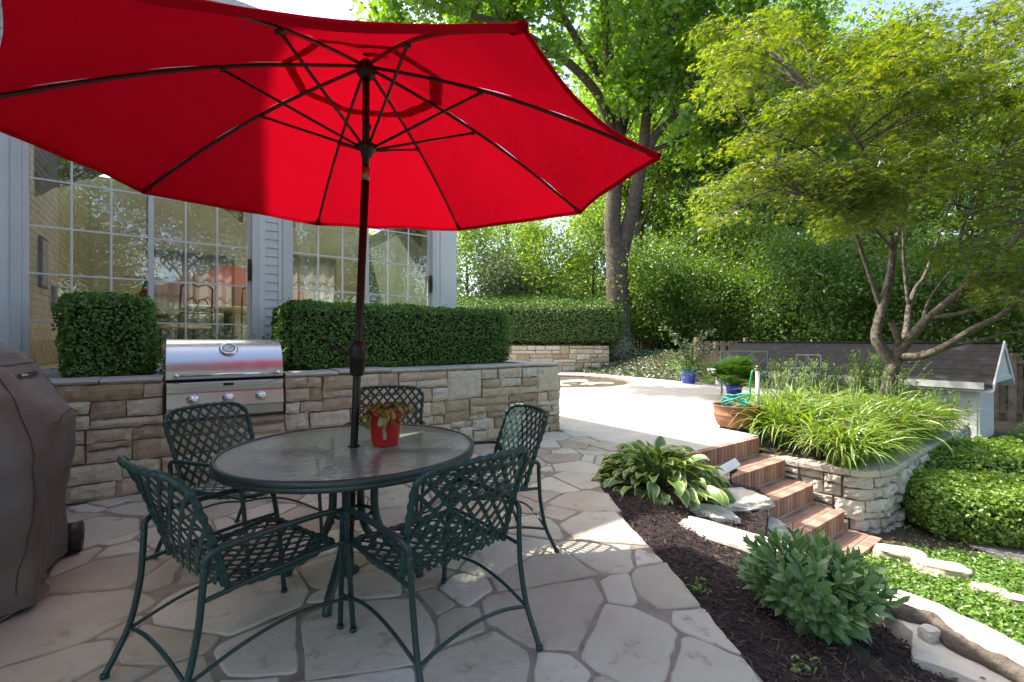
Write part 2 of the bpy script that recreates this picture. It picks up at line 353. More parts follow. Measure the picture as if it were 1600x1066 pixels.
def hostamat():
    m, nt, out = newmat('variegated_hosta_leaf'); L = nt.links.new
    at = nd(nt, 'Attribute'); at.attribute_name = 'k'
    ad = nd(nt, 'Math', operation='MULTIPLY_ADD'); L(noise_fac(nt, 30, 3), ad.inputs[0]); ad.inputs[1].default_value = .3; L(at.outputs['Fac'], ad.inputs[2])
    g = nd(nt, 'NewGeometry'); base = ramp(nt, g.outputs['Random Per Island'], [(.1, (.075, .18, .035)), (.9, (.18, .31, .06))])
    mr = nd(nt, 'MapRange'); mr.inputs[1].default_value = .86; mr.inputs[2].default_value = .96; L(ad.outputs[0], mr.inputs[0])
    c = mixc(nt, mr.outputs[0], base, (.52, .54, .20))
    d = nd(nt, 'BsdfDiffuse'); L(c, d.inputs[0]); t = nd(nt, 'BsdfTranslucent'); L(mixc(nt, 1., c, (1.3, 1.3, .5), 'MULTIPLY'), t.inputs[0])
    a = nd(nt, 'MixShader'); a.inputs[0].default_value = .3; L(d.outputs[0], a.inputs[1]); L(t.outputs[0], a.inputs[2])
    gl = nd(nt, 'BsdfGlossy'); gl.inputs['Roughness'].default_value = .4
    b = nd(nt, 'MixShader'); b.inputs[0].default_value = .07; L(a.outputs[0], b.inputs[1]); L(gl.outputs[0], b.inputs[2]); L(b.outputs[0], out.inputs[0]); return m
L_hosta = hostamat()

def rs(i): return np.random.RandomState(i)
def nz(p, s=1., o=0.): return mnoise.noise(Vector((p[0] * s + o, p[1] * s + o * 1.7, p[2] * s - o)))

# ================================================================== TERRAIN AND PAVING
from mathutils.geometry import delaunay_2d_cdt
def sm(t): t = min(max(t, 0.), 1.); return t * t * (3 - 2 * t)
EDGE_Y = [-4., 1.667, 1.966, 2.42, 2.80, 3.097, 3.915, 4.6, 5.2, 5.62]
EDGE_X = [1.05, .938, .912, .885, .847, .806, .771, .98, 1.22, 1.42]
RIM_Y = [-5., -1., .8, 1.9, 2.5, 2.9, 3.3, 3.7, 4.2, 4.9, 5.4]
RIM_X = [4.0, 3.0, 2.45, 2.2, 2.0, 1.78, 1.72, 1.95, 2.25, 2.4, 2.2]
def edge_x(y): return float(np.interp(y, EDGE_Y, EDGE_X))
def rim_x(y): return float(np.interp(y, RIM_Y, RIM_X))
def gh(x, y):
    a, b = AB(x, y)
    lo = sm((-2.5 - b) / .25) * sm((x - rim_x(y) + .55) / .25)
    if .1 < a < 2.1 and b < -1.3: lo = max(lo, sm((-1.45 - b) / .3) * sm((a - .1) / .25))
    lo = max(lo, sm((a - 8.7) / .3) * sm((4.2 - b) / 1.4))
    d = max(a - 8.4, b - 10.2); up = -.06 + .75 * sm(d / 3.2) + max(0, d - 3) * .012
    return up * (1 - lo) - .95 * lo
def axis(lo, hi, fine, c0, c1, coarse):
    q = list(np.arange(c0, c1, fine)); x = c0
    while x > lo: x -= coarse; coarse *= 1.25; q.insert(0, max(x, lo))
    coarse = fine * 2; x = q[-1]
    while x < hi: coarse *= 1.25; x += coarse; q.append(min(x, hi))
    return q
xs = axis(-500, 500, .25, -4, 16, .5); ys = axis(-400, 600, .25, -2, 24, .5)
Vg = np.array([[[x, y, gh(x, y) + (.02 * nz((x, y, 0), .9) if y > -3 else 0)] for x in xs] for y in ys])
m = MB(); m.grid(Vg); structure(m.build('ground', M_ground))

# ---- flagstone patio: irregular stones cut from a scattered cell pattern, set in mortar
def clip(poly, n, d):                                             # keep n.p <= d
    out = []
    for i in range(len(poly)):
        p, q = poly[i], poly[(i + 1) % len(poly)]; a, b = n @ p - d, n @ q - d
        if a <= 0: out.append(p)
        if (a < 0) != (b < 0) and a != b: out.append(p + (q - p) * (a / (a - b)))
    return out
def flagstones():
    rg = rs(7); seeds = []
    for _ in range(9000):
        p = np.array([rg.uniform(-6.5, 3.), rg.uniform(-2.5, 8.)])
        a, b = AB(*p)
        if b > .25 or a > .3 or p[0] > edge_x(p[1]) + .15: continue
        dmin = rg.choice([.20, .30, .42, .52])
        if all(np.hypot(*(p - s)) > dmin for s in seeds): seeds.append(p)
    S = np.array(seeds); mb = MB(); wt = rg.uniform(-.03, .03, len(S))
    lines = [((EDGE_X[i], EDGE_Y[i]), (EDGE_X[i + 1], EDGE_Y[i + 1])) for i in range(len(EDGE_X) - 1)]
    for i, c in enumerate(S):
        poly = [c + np.array(q) for q in ((-1.2, -1.2), (1.2, -1.2), (1.2, 1.2), (-1.2, 1.2))]
        dd = np.hypot(*(S - c).T); J = .006 + .007 * rg.rand()
        for j in np.argsort(dd)[1:26]:
            n = S[j] - c; L = np.linalg.norm(n); n = n / L
            aj = .22 * math.sin(i * 12.9 + j * 12.9); nr = np.array([n[0] * math.cos(aj) - n[1] * math.sin(aj), n[0] * math.sin(aj) + n[1] * math.cos(aj)]); mid = c + n * (L / 2 + (wt[i] - wt[j]) / L); poly = clip(poly, nr, nr @ mid - J)
        poly = clip(poly, Vv[:2], Vv[:2] @ O[:2] - .012)
        poly = clip(poly, U[:2], U[:2] @ O[:2] + .035)
        for (p, q) in lines:
            if min(p[1], q[1]) - .05 <= c[1] <= max(p[1], q[1]) + .05:
                t = np.array(q) - np.array(p); n = np.array([t[1], -t[0]]) / np.hypot(*t)
                poly = clip(poly, n, n @ np.array(p) + rg.uniform(-.025, .015))
        if len(poly) < 3: continue
        P = np.array(poly); A = .5 * abs(np.sum(P[:, 0] * np.roll(P[:, 1], -1) - P[:, 1] * np.roll(P[:, 0], -1)))
        if A < .012: continue
        if np.sum(P[:, 0] * np.roll(P[:, 1], -1) - P[:, 1] * np.roll(P[:, 0], -1)) < 0: P = P[::-1]
        Q = []                                                    # cut corners, then roughen edges
        for k in range(len(P)):
            p, q = P[k], P[(k + 1) % len(P)]; L = np.hypot(*(q - p))
            if L < .02: continue
            e = min(rg.uniform(.004, .016) / L, .3); Q += [p + (q - p) * e, q - (q - p) * e]
        R2 = []
        for k in range(len(Q)):
            p, q = Q[k], Q[(k + 1) % len(Q)]; L = np.hypot(*(q - p)); m_ = max(1, int(L / .045)); t = (q - p) / (L + 1e-9); n = np.array([t[1], -t[0]])
            for s in range(m_):
                w = p + (q - p) * s / m_; R2.append(w + n * (.012 * nz((*w, i), 7.) + .008 * nz((*w, i), 24.)))
        R2 = np.array(R2); n = len(R2); cc = R2.mean(0); z = rg.uniform(-.003, .004); tl = rg.normal(0, .004, 2)
        def ring(sc, zz):
            d = R2 - cc; l = np.hypot(*d.T)[:, None]; q = cc + d * (1 - sc / np.maximum(l, .02))
            return np.column_stack([q, zz + z + (q - cc) @ tl])
        V = np.concatenate([ring(0, -.03), ring(0, -.006), ring(.007, 0), ring(.03, .0012)])
        Fc = [(r * n + k, r * n + (k + 1) % n, (r + 1) * n + (k + 1) % n, (r + 1) * n + k) for r in range(3) for k in range(n)] + [tuple(3 * n + k for k in range(n))]
        mb.add(V, Fc, 0, False)
    return mb
pat = flagstones()
yy = np.linspace(-3, 8, 60); gx = []
for y in yy:
    x1 = min(edge_x(y) - .01, *( [W(.03, 0)[0] + (W(.03, 0)[1] - y) * .7186] if y < 7 else [9]))
    gx.append([[x, y, -.007] for x in np.linspace(-8, x1, 30)])
pat.grid(np.array(gx), 1)
structure(pat.build('flagstone_patio', [M_flag, M_mortar]))

# ---- concrete terrace with a round sunken bed
PIT = np.array([1.45, 14.5]); PR = 2.3
cpoly = [(.04, -1.55), (.33, -1.72), (.33, -1.81), (1.93, -1.81), (2.0, -1.2), (5.0, -1.02), (8.2, -.95), (8.3, 4.), (8.9, 10.), (-.9, 10.), (-.9, 1.35), (.04, 1.3)]
pv = [Vector(W(a, b)[:2]) for a, b in cpoly]; cv = [Vector((PIT[0] + PR * math.cos(t), PIT[1] + PR * math.sin(t))) for t in np.linspace(0, 2 * math.pi, 65)[:-1]]
n0 = len(pv); ed = [(i, (i + 1) % n0) for i in range(n0)] + [(n0 + i, n0 + (i + 1) % 64) for i in range(64)]
vo, eo, fo, *_ = delaunay_2d_cdt(pv + cv, ed, [], 1, 1e-5)
m = MB(); keep = []
for f in fo:
    c = sum((vo[i] for i in f), Vector((0, 0))) / len(f)
    if (c - Vector(PIT)).length > PR - .02: keep.append(tuple(f))
m.add([(*v, -.002) for v in vo], keep, 0, False)
n = len(pv); m.add([(*p, -.002) for p in pv] + [(*p, -.9) for p in pv], [(i, n + i, n + (i + 1) % n, (i + 1) % n) for i in range(n)], 0, False)
structure(m.build('concrete_terrace', M_conc))
t = thing('brick_edged_bed', (*PIT, 0), 'round sunken bed ringed with red brick, filled with rocks and gravel', 'garden bed')
m = MB(); rg = rs(3)
for k in range(120):
    a = 2 * math.pi * k / 120; er = np.array([math.cos(a), math.sin(a), 0]); et = np.array([-er[1], er[0], 0])
    for j, zc in enumerate((-.17, -.105, -.04)):
        aa = a + (j % 2) * math.pi / 120; er = np.array([math.cos(aa), math.sin(aa), 0]); et = np.array([-er[1], er[0], 0])
        m.box(np.array([*PIT, zc]) + er * (PR - .055), et * .055, er * .05, UP * .029)
m.lathe((*PIT, 0), [(PR - .02, -.25), (PR - .02, .006)], 96, 1)
m.build('brick_edging', [M_brick, M_bmortar], t)
m = MB(); q = np.linspace(0, 2 * math.pi, 49)[:-1]
m.grid(np.array([[[PIT[0] + r * math.cos(a), PIT[1] + r * math.sin(a), -.2 + .03 * nz((r * math.cos(a), r * math.sin(a), 0), 3)] for a in q] for r in np.linspace(PR - .03, .01, 16)]), 0, closed=True)
m.build('gravel_fill', M_gravel, t)

# ---- rock helper
def rock(mb, c, dims, yaw=0., seed=0, mat=0, n=9, sq=.45, rough=.12, tilt=(0, 0), k=1.):
    g = np.linspace(-1, 1, n); V = []; Fc = []; idx = {}
    def vid(p):
        kk = tuple(np.round(p, 5))
        if kk not in idx: idx[kk] = len(V); V.append(np.array(p, float))
        return idx[kk]
    for ax in range(3):
        for sg in (-1, 1):
            for i in range(n - 1):
                for j in range(n - 1):
                    q = []
                    for (a, b) in ((g[i], g[j]), (g[i + 1], g[j]), (g[i + 1], g[j + 1]), (g[i], g[j + 1])):
                        p = [0, 0, 0]; p[ax] = sg; p[(ax + 1) % 3] = a; p[(ax + 2) % 3] = b; q.append(vid(p))
                    Fc.append(tuple(q if sg > 0 else q[::-1]))
    V = np.array(V); nn = V / np.linalg.norm(V, axis=1)[:, None]
    P = V * sq + nn * (1 - sq) * 1.15
    out = []
    cz, sz = math.cos(yaw), math.sin(yaw)
    for p, d in zip(P, nn):
        f = 1 + rough * (nz(d, 1.5, seed * 3.1) * 1.3 + .6 * nz(d, 4., seed * 1.7) + .3 * nz(d, 9., seed))
        x, y, z = p[0] * dims[0] * f, p[1] * dims[1] * f, p[2] * dims[2] * (1 + rough * .5 * nz(d, 3., seed))
        z += x * tilt[0] + y * tilt[1]
        out.append((c[0] + x * cz - y * sz, c[1] + x * sz + y * cz, c[2] + z))
    mb.add(out, Fc, mat, False)

GR = 'weathered rocks lying in the round brick bed'
for k, (dx, dy, L, h, yw) in enumerate([(.45, -.2, .55, .13, .3), (.95, -.45, .45, .1, 1.1), (1.35, -.35, .4, .1, .2), (.1, -.8, .36, .09, 2.), (-.5, -.4, .5, .12, .7), (1.6, .1, .3, .08, 1.6), (.7, .5, .42, .11, .5)]):
    m = MB(); c = (PIT[0] + dx, PIT[1] + dy, -.2 + h * .6); rock(m, c, (L, L * .5, h), yw, k + 40, n=7); o = m.build('rock', M_stonepale, None, c)
    tag(o, 'weathered tan rock lying on gravel in the round brick bed', 'rock', GR)

# ---- mulch bed
Vg = []
for y in np.arange(-3., 5.75, .07):
    x0, x1 = edge_x(y) - .015, rim_x(y) + .12
    if y > 4.2: x1 = max(x0 + .25, min(x1, W(.34, 0)[0] + (W(.34, 0)[1] - y) * .7186))
    row = []
    for s in np.linspace(0, 1, 34):
        x = x0 + (x1 - x0) * s; row.append((x, y, -.022 - .19 * sm((s - .1) / .9) + .022 * nz((x, y, 0), 2.5) * min(1, s * 8) * (1 - .6 * s) + .012 * nz((x, y, 2), 9)))
    row.append((x1 + .03, y, -1.1)); Vg.append(row)
Vg = np.array(Vg); m = MB(); m.grid(Vg); structure(m.build('mulch_bed', M_mulch))
rg = rs(11); i = rg.randint(0, Vg.shape[0] - 1, 26000); j = rg.randint(0, Vg.shape[1] - 2, 26000); fi, fj = rg.rand(26000)[:, None], rg.rand(26000)[:, None]
C = Vg[i, j] * (1 - fi) * (1 - fj) + Vg[i + 1, j] * fi * (1 - fj) + Vg[i, j + 1] * (1 - fi) * fj + Vg[i + 1, j + 1] * fi * fj
C[:, 2] += rg.uniform(.002, .016, len(C)); N = rg.normal(size=C.shape) * .45; N[:, 2] += 1
CHIP = ([(-.5, -.09, 0), (.5, -.06, 0), (.5, .07, .02), (-.5, .09, .02), (-.5, -.05, .1), (.5, -.04, .09), (.5, .06, .09), (-.5, .06, .1)], [(0, 1, 5, 4), (1, 2, 6, 5), (2, 3, 7, 6), (3, 0, 4, 7), (4, 5, 6, 7)])
m = MB(); m.leaves(C, N, .027, CHIP, rg, var=.6); stuff(m.build('mulch_chips', M_chip), 'dark brown shredded bark mulch between patio and boulders', 'mulch')

# ================================================================== STONE WALLS
ROUGH = [1.]
def stone(mb, P, Nf, s0, s1, z0, z1, rg, out=.02, mat=0, seed=0):
    nx = max(3, int((s1 - s0) / .035)); nzv = max(3, int((z1 - z0) / .03)); V = []
    o = rg.uniform(-.006, out); j = rg.uniform(-.008, .008, (2, 2, 2)); sl = rg.uniform(-.05, .05)
    for zi in range(nzv + 1):
        for xi in range(nx + 1):
            fs, fz = xi / nx, zi / nzv
            e = min(1, 9 * min(fs, 1 - fs, fz * 1.2, (1 - fz) * 1.2) + .25)
            s = s0 + (s1 - s0) * fs + (j[0, 0, 0] * (1 - fs) * (1 - fz) + j[1, 0, 0] * fs * (1 - fz) + j[0, 1, 0] * (1 - fs) * fz + j[1, 1, 0] * fs * fz)
            z = z0 + (z1 - z0) * fz + (j[0, 0, 1] * (1 - fs) * (1 - fz) + j[1, 0, 1] * fs * (1 - fz) + j[0, 1, 1] * (1 - fs) * fz + j[1, 1, 1] * fs * fz)
            z += .010 * nz((s, seed * .7, fz), 11) + .005 * nz((s, seed * .3, fz), 31); s += .006 * nz((z, seed * .5, fs), 15)
            p = P(s); d = o + .018 * e + ROUGH[0] * (.017 * nz((s, z, seed), 13) + .011 * nz((s, z, seed), 34)) + sl * (fs - .5) * .3
            V.append(p + Nf(s) * d + UP * z)
    nf = len(V); Fc = [(r * (nx + 1) + c, r * (nx + 1) + c + 1, (r + 1) * (nx + 1) + c + 1, (r + 1) * (nx + 1) + c) for r in range(nzv) for c in range(nx)]
    per = [(0, c) for c in range(nx + 1)] + [(r, nx) for r in range(1, nzv + 1)] + [(nzv, c) for c in range(nx - 1, -1, -1)] + [(r, 0) for r in range(nzv - 1, 0, -1)]
    pi = [r * (nx + 1) + c for r, c in per]; n = len(pi)
    for q, (r, c) in zip(pi, per): V.append(V[q] - Nf(s0 + (s1 - s0) * c / nx) * .09)
    Fc += [(pi[(k + 1) % n], pi[k], nf + k, nf + (k + 1) % n) for k in range(n)]
    mb.add(V, Fc, mat, False)
def courses(mb, P, Nf, L, z0, z1, rg, hmin=.05, hmax=.12, band=.24, lmin=.22, lmax=.7, tall=.22, gap=.012, skip=None, out=.02):
    z = z0; b = 0
    while z < z1 - .02:
        h = min(band * rg.uniform(.8, 1.2), z1 - z)
        if z1 - z - h < .07: h = z1 - z
        s = -rg.uniform(0, .2)
        while s < L:
            l = rg.uniform(lmin, lmax); single = rg.rand() < tall
            if single: l = min(l, h * rg.uniform(.9, 1.5))
            e = min(s + l, L);
            if L - e < .09: e = L
            a = max(s, 0)
            if e - a > .04:
                if single: cuts = [z, z + h]
                else:
                    k = max(1, int(round(h / rg.uniform(hmin * 1.3, hmax)))); w = rg.uniform(.6, 1.4, k); w = np.cumsum(w / w.sum()) * h; cuts = [z] + list(z + w)
                for c0, c1 in zip(cuts[:-1], cuts[1:]):
                    x = [a, e]
                    if not single and e - a > .3 and rg.rand() < .6: x = [a, a + (e - a) * rg.uniform(.3, .7), e]
                    for x0, x1 in zip(x[:-1], x[1:]):
                        if skip and skip((x0 + x1) / 2, (c0 + c1) / 2): continue
                        stone(mb, P, Nf, x0 + gap / 2, x1 - gap / 2, c0 + gap / 2, c1 - gap / 2, rg, out, 0, b); b += 1
            s = e
        z += h
def slabs(mb, P, Nf, L, z0, z1, rg, depth, lmin=.35, lmax=.8, over=.02, skip=None, mat=0):
    s = 0
    while s < L - .02:
        e = min(s + rg.uniform(lmin, lmax), L)
        if L - e < .15: e = L
        if not (skip and skip((s + e) / 2, 9)):
            nx = max(2, int((e - s) / .08)); V = []; dz = rg.uniform(-.006, .006)
            prof = [(over - .015, z0), (over, z0 + .015), (over + .002, z1 - .014), (over - .014, z1), (-depth * .5, z1 + .002), (-depth, z1), (-depth, z0)]
            for i in range(nx + 1):
                q = s + .005 + (e - s - .01) * i / nx; p = P(q); nn = Nf(q)
                for (d, zz) in prof: V.append(p + nn * (d + (.012 * nz((q, zz, 3), 14) if d > 0 else 0)) + UP * (zz + dz + .005 * nz((q, d, 1), 8)))
            V = np.array(V).reshape(nx + 1, len(prof), 3); mb.grid(V, mat, False, closed=True)
            k = len(prof); mb.add(V[0], [tuple(range(k))], mat, False); mb.add(V[-1], [tuple(range(k))[::-1]], mat, False)
        s = e
HW = .944
GA0, GA1 = -4.40, -3.50                                           # built-in grill bay
t = thing('planter_wall', W(-2.5, 0), 'long tan limestone planter wall with flat grey cap behind the table', 'stone wall')
m = MB(); rg = rs(21); L0 = 8.
Pf = lambda s: W(-L0 + s, 0); Nf = lambda s: -Vv
for (q0, q1, z0, z1) in ((-L0, GA0 - .012, .555, HW - .042), (GA1 + .012, 0, .555, HW - .042), (-L0, 0, 0, .555)):
    courses(m, lambda s, q0=q0: W(q0 + s, 0), Nf, q1 - q0, z0, z1, rg, .075, .14, .27, .22, .62, tall=.2, gap=.012, out=.03)
Pe = lambda s: W(0, s); Ne = lambda s: U
courses(m, Pe, Ne, 1.25, 0, HW - .042, rg, .07, .13, .26, .22, .62, tall=.2, gap=.012, out=.03)
for (a0, a1, z0, z1) in ((-L0, GA0 - .01, -.1, HW - .043), (GA1 + .01, -.012, -.1, HW - .043), (GA0 - .01, GA1 + .01, -.1, .57)):
    m.box(W((a0 + a1) / 2, .205, (z0 + z1) / 2), U * (a1 - a0) / 2, Vv * .189, UP * (z1 - z0) / 2, 1)
m.box(W(-.2, .83, .40), U * .185, Vv * .42, UP * .475, 1)
m.build('stonework', [M_stone, M_wallmortar], t)
m = MB(); slabs(m, Pf, Nf, L0 + GA0 - .012, HW - .038, HW, rg, .40, .2, .6, over=.012); slabs(m, lambda s: W(GA1 + .012 + s, 0), Nf, -GA1 - .012, HW - .038, HW, rg, .40, .2, .6, over=.012)
slabs(m, lambda s: W(0, .41 + s), Ne, .83, HW - .038, HW, rg, .38, .2, .6, over=.012)
m.build('cap', M_cap, t)
m = MB(); m.grid(np.array([[W(a, b, .86 + .03 * nz((a, b, 0), 3)) for a in np.linspace(-8, -.35, 60)] for b in np.linspace(.38, 1.27, 10)])); m.build('planting_soil', M_soil, t)

# ---- brick steps down to the lower garden
A0, A1, RI, TR, B0 = .35, 1.81, .226, .313, -1.88
t = thing('brick_steps', W((A0 + A1) / 2, -2.6, -.5), 'flight of red brick steps leading down from the white terrace', 'steps')
rg = rs(5)
for k in range(5):
    zt = -.001 - RI * k; zb = zt - RI; bf = B0 - TR * k
    a1 = A1 + (0 if k < 4 else .12); n = int((a1 - A0) / .0735); m = MB(); w = (a1 - A0) / n
    for i in range(n):
        a = A0 + w * (i + .5); m.box(W(a, bf + .05, zt - .102) + UP * rg.uniform(-.002, .002) - Vv * rg.uniform(0, .003), U * (w / 2 - .0065), Vv * .05, UP * .099, 0, .004)
    if k > 0:
        for r in range(3):
            s = A0
            while s < a1 - .02:
                e = min(s + .205 * (1 if s > A0 or r % 2 else .5), a1)
                m.box(W((s + e) / 2, bf + .145 + r * .085, zt - .032 + rg.uniform(-.0015, .0015)), U * ((e - s) / 2 - .004), Vv * .037, UP * .03, 0, .004); s = e
    dpt = TR + .1 if k else .12
    m.box(W((A0 + a1) / 2, bf + .008 + dpt / 2, (zt - .008 + zb - .3) / 2), U * ((a1 - A0) / 2 - .002), Vv * dpt / 2, UP * (zt - .008 - zb + .3) / 2, 1)
    m.build('step', [M_brick, M_bmortar], t)

# ---- curved dry-stone wall of the daylily bed
wp = [(1.86, -1.86), (1.88, -2.3), (1.93, -2.75), (2.05, -2.95), (2.35, -3.06), (3., -3.05), (4., -3.0), (5.6, -3.0), (7.3, -2.9)]
def smooth_path(pts, n=14):
    P = [np.array(p, float) for p in pts]; out = []
    for i in range(len(P) - 1):
        p0, p1, p2, p3 = P[max(i - 1, 0)], P[i], P[i + 1], P[min(i + 2, len(P) - 1)]
        for k in range(n):
            t = k / n; out.append(.5 * ((2 * p1) + (-p0 + p2) * t + (2 * p0 - 5 * p1 + 4 * p2 - p3) * t * t + (-p0 + 3 * p1 - 3 * p2 + p3) * t ** 3))
    return np.array(out + [P[-1]])
WP = smooth_path(wp); cs = np.concatenate([[0], np.cumsum(np.hypot(*np.diff(WP, axis=0).T))])
def wP(s): return W(np.interp(s, cs, WP[:, 0]), np.interp(s, cs, WP[:, 1]))
def wN(s):
    d = wP(s + .03) - wP(s - .03); d /= np.linalg.norm(d) + 1e-9; return np.array([d[1], -d[0], 0]) if True else d
t = thing('dry_stone_wall', W(2.2, -3, -.95), 'curved dry stone wall of thin stacked limestone holding the daylily bed', 'stone wall')
m = MB(); rg = rs(31); LL = cs[-1]; ROUGH[0] = 2.1
courses(m, wP, wN, LL, -1.02, -.30, rg, hmin=.06, hmax=.15, band=.26, lmin=.2, lmax=.55, tall=.25, gap=.02, out=.06)
Vb = np.array([[wP(s) - wN(s) * .03 + UP * z for s in np.linspace(0, LL, 90)] for z in (-1.1, -.31)]); m.grid(Vb, 1)
m.build('stonework', [M_stonepale, M_wallmortar], t); ROUGH[0] = 1.2
m = MB(); slabs(m, wP, wN, LL, -.30, -.225, rg, .34, .25, .55, over=.05); m.build('cap', M_stonepale, t)
m = MB(); Vg = np.array([[W(a, b0 + (b1 - b0) * s, -.26 + .16 * s + .03 * nz((a, s, 0), 3)) for s in np.linspace(0, 1, 12)] for a, b0, b1 in [(a, np.interp(a, WP[:, 0], WP[:, 1]) + (.1 if a > 2.1 else .6), -.98) for a in np.linspace(1.92, 7.4, 60)]])
m.grid(Vg); structure(m.build('daylily_bed', M_soil))

# ---- rustic boulders and ledge stones beside the steps
def boulder(name, c, dims, yaw, seed, label, mats=None, tilt=(0, 0), sq=.62, rough=.1, n=13, group=None):
    m = MB(); rock(m, c, dims, yaw, seed, n=n, sq=sq, rough=rough, tilt=tilt); o = m.build(name, mats or M_stonepale, None, c); tag(o, label, 'rock', group); return o
boulder('ledge_stone', (2.000, 4.080, -0.210), (0.272, 0.196, 0.085), .35, 1, 'broad flat pale ledge stone topping the stack left of the steps', rough=.16)
boulder('ledge_stone', (2.100, 3.980, -0.410), (0.264, 0.204, 0.085), .5, 2, 'grey ledge stone in the middle of the stack left of the steps', rough=.16)
boulder('ledge_stone', (2.160, 3.950, -0.610), (0.272, 0.212, 0.110), .3, 3, 'mossy bottom ledge stone of the stack left of the steps', rough=.16)
boulder('ledge_stone', (2.140, 3.950, -0.840), (0.288, 0.221, 0.120), .45, 23, 'broad dark footing stone under the stack left of the steps', rough=.16)
boulder('ledge_stone', (1.600, 3.720, -0.205), (0.208, 0.153, 0.085), .15, 4, 'tilted tan ledge stone between hosta and the stacked stones', tilt=(-.1, .05), rough=.18)
boulder('ledge_stone', (1.730, 3.520, -0.340), (0.176, 0.136, 0.080), .2, 14, 'small chunky ledge stone wedged behind the long boulder', rough=.18)
boulder('ledge_stone', (1.820, 3.650, -0.630), (0.240, 0.221, 0.220), .6, 15, 'large shaded block under the tilted ledge stone', rough=.15)
boulder('boulder', (1.50, 3.13, -.19), (.36, .15, .12), -.72, 5, 'long sunlit cream boulder at the edge of the mulch', tilt=(-.05, 0), rough=.16)
boulder('boulder', (1.70, 2.90, -.20), (.15, .13, .14), .3, 6, 'rounded white boulder partly behind the sedum plant', sq=.35, rough=.16)
boulder('boulder', (1.85, 3.05, -.6), (.2, .3, .4), .9, 7, 'tall shaded boulder under the mulch edge behind the sedum', sq=.5)
boulder('boulder', (2.0, 2.6, -.55), (.16, .3, .4), .3, 17, 'rough boulder holding the mulch behind the sedum', sq=.5)
EG = 'pale edging stones along the groundcover'
for k, (px, py, L, w, yw, lb) in enumerate([(1408, 866, .20, .11, -.45, 'pale edging stone next to the bottom brick step'), (1470, 889, .20, .11, -.5, 'second pale edging stone out from the bottom brick step'), (1545, 918, .12, .07, -.5, 'low edging stone beside the gravel path'), (1592, 934, .12, .07, -.6, 'edging stone by the path at the right edge of the photo')]):
    c = G(px, py, -.87); boulder('edging_stone', (*c[:2], -.92), (L, w, .10 if k < 2 else .06), yw, 50 + k, lb, M_stone, n=11, group=EG, rough=.18)
# flat slab with driftwood in the near corner
SL = [G(1385, 912, -.08), G(1440, 930, -.08), G(1520, 965, -.08), G(1610, 1010, -.08), G(1700, 1080, -.08), G(1660, 1150, -.08), G(1560, 1075, -.08), G(1490, 1046, -.08), G(1428, 1026, -.08), G(1424, 985, -.08), G(1380, 950, -.08)]
m = MB(); P = np.array(SL)[:, :2]; Q = []
for k in range(len(P)):
    p, q = P[k], P[(k + 1) % len(P)]; n_ = max(2, int(np.hypot(*(q - p)) / .04)); tt = (q - p) / np.hypot(*(q - p))
    for s in range(n_): w = p + (q - p) * s / n_; Q.append(w + np.array([tt[1], -tt[0]]) * .018 * nz((*w, 0), 11))
Q = np.array(Q)[::-1]; n = len(Q); cc = Q.mean(0)
V = np.concatenate([np.column_stack([cc + (Q - cc) * s, np.full(n, z) + .004 * np.array([nz((*w, z), 7) for w in Q])]) for s, z in ((1., -.5), (1.01, -.12), (.985, -.088), (.9, -.08))])
if np.sum(Q[:, 0] * np.roll(Q[:, 1], -1) - Q[:, 1] * np.roll(Q[:, 0], -1)) < 0: pass
m.add(V, [(r * n + k, r * n + (k + 1) % n, (r + 1) * n + (k + 1) % n, (r + 1) * n + k) for r in range(3) for k in range(n)] + [tuple(3 * n + k for k in range(n))], 0, False)
o = m.build('stone_slab', M_stonepale, None, (*cc, -.1)); tag(o, 'large flat white stone slab under the driftwood log in the near right corner', 'rock')
lp = [G(px, py, -.055) for px, py in ((1352, 930), (1386, 950), (1430, 962), (1462, 974), (1490, 1002), (1535, 1024), (1578, 1046), (1650, 1090), (1730, 1150))]
lp = smooth_path(lp, 10); m = MB(); rr = [.036 + .008 * nz((i, 0, 0), .13) - .008 * (i < 8) for i in range(len(lp))]; lp[:, 2] = np.minimum(lp[:, 2], -.06) * .0 - .08 + np.array(rr) * .7
m.tube(lp, rr, 26)
for blk in range(1):
    V = m.v[0]; 
    for i, v in enumerate(V): V[i] = v + np.array([nz(v, 7), nz(v, 7, 5), nz(v, 7, 9)]) * .010 + np.array([nz(v, 26), nz(v, 26, 5), nz(v, 26, 9)]) * .008
o = m.build('driftwood_log', M_drift, None, tuple(lp[20])); tag(o, 'twisted brown driftwood log lying across the flat white slab', 'log')
m = MB(); rock(m, tuple(G(1452, 990, -.055)), (.035, .03, .03), .2, 70, n=6); o = m.build('pebble', M_stonepale, None, tuple(lp[20])); tag(o, 'small white pebble tucked against the driftwood log', 'pebble')
# gravel path at right
m = MB(); m.grid(np.array([[(4.1 + .75 * t_ + s * 1.1 + .25 * math.sin(t_ * 3), 2.2 + 3.2 * t_ - s * .25, -.945 + .01 * nz((s, t_, 0), 9) + .012) for s in np.linspace(0, 1, 16)] for t_ in np.linspace(0, 1, 26)])); structure(m.build('gravel_path', M_gravel))

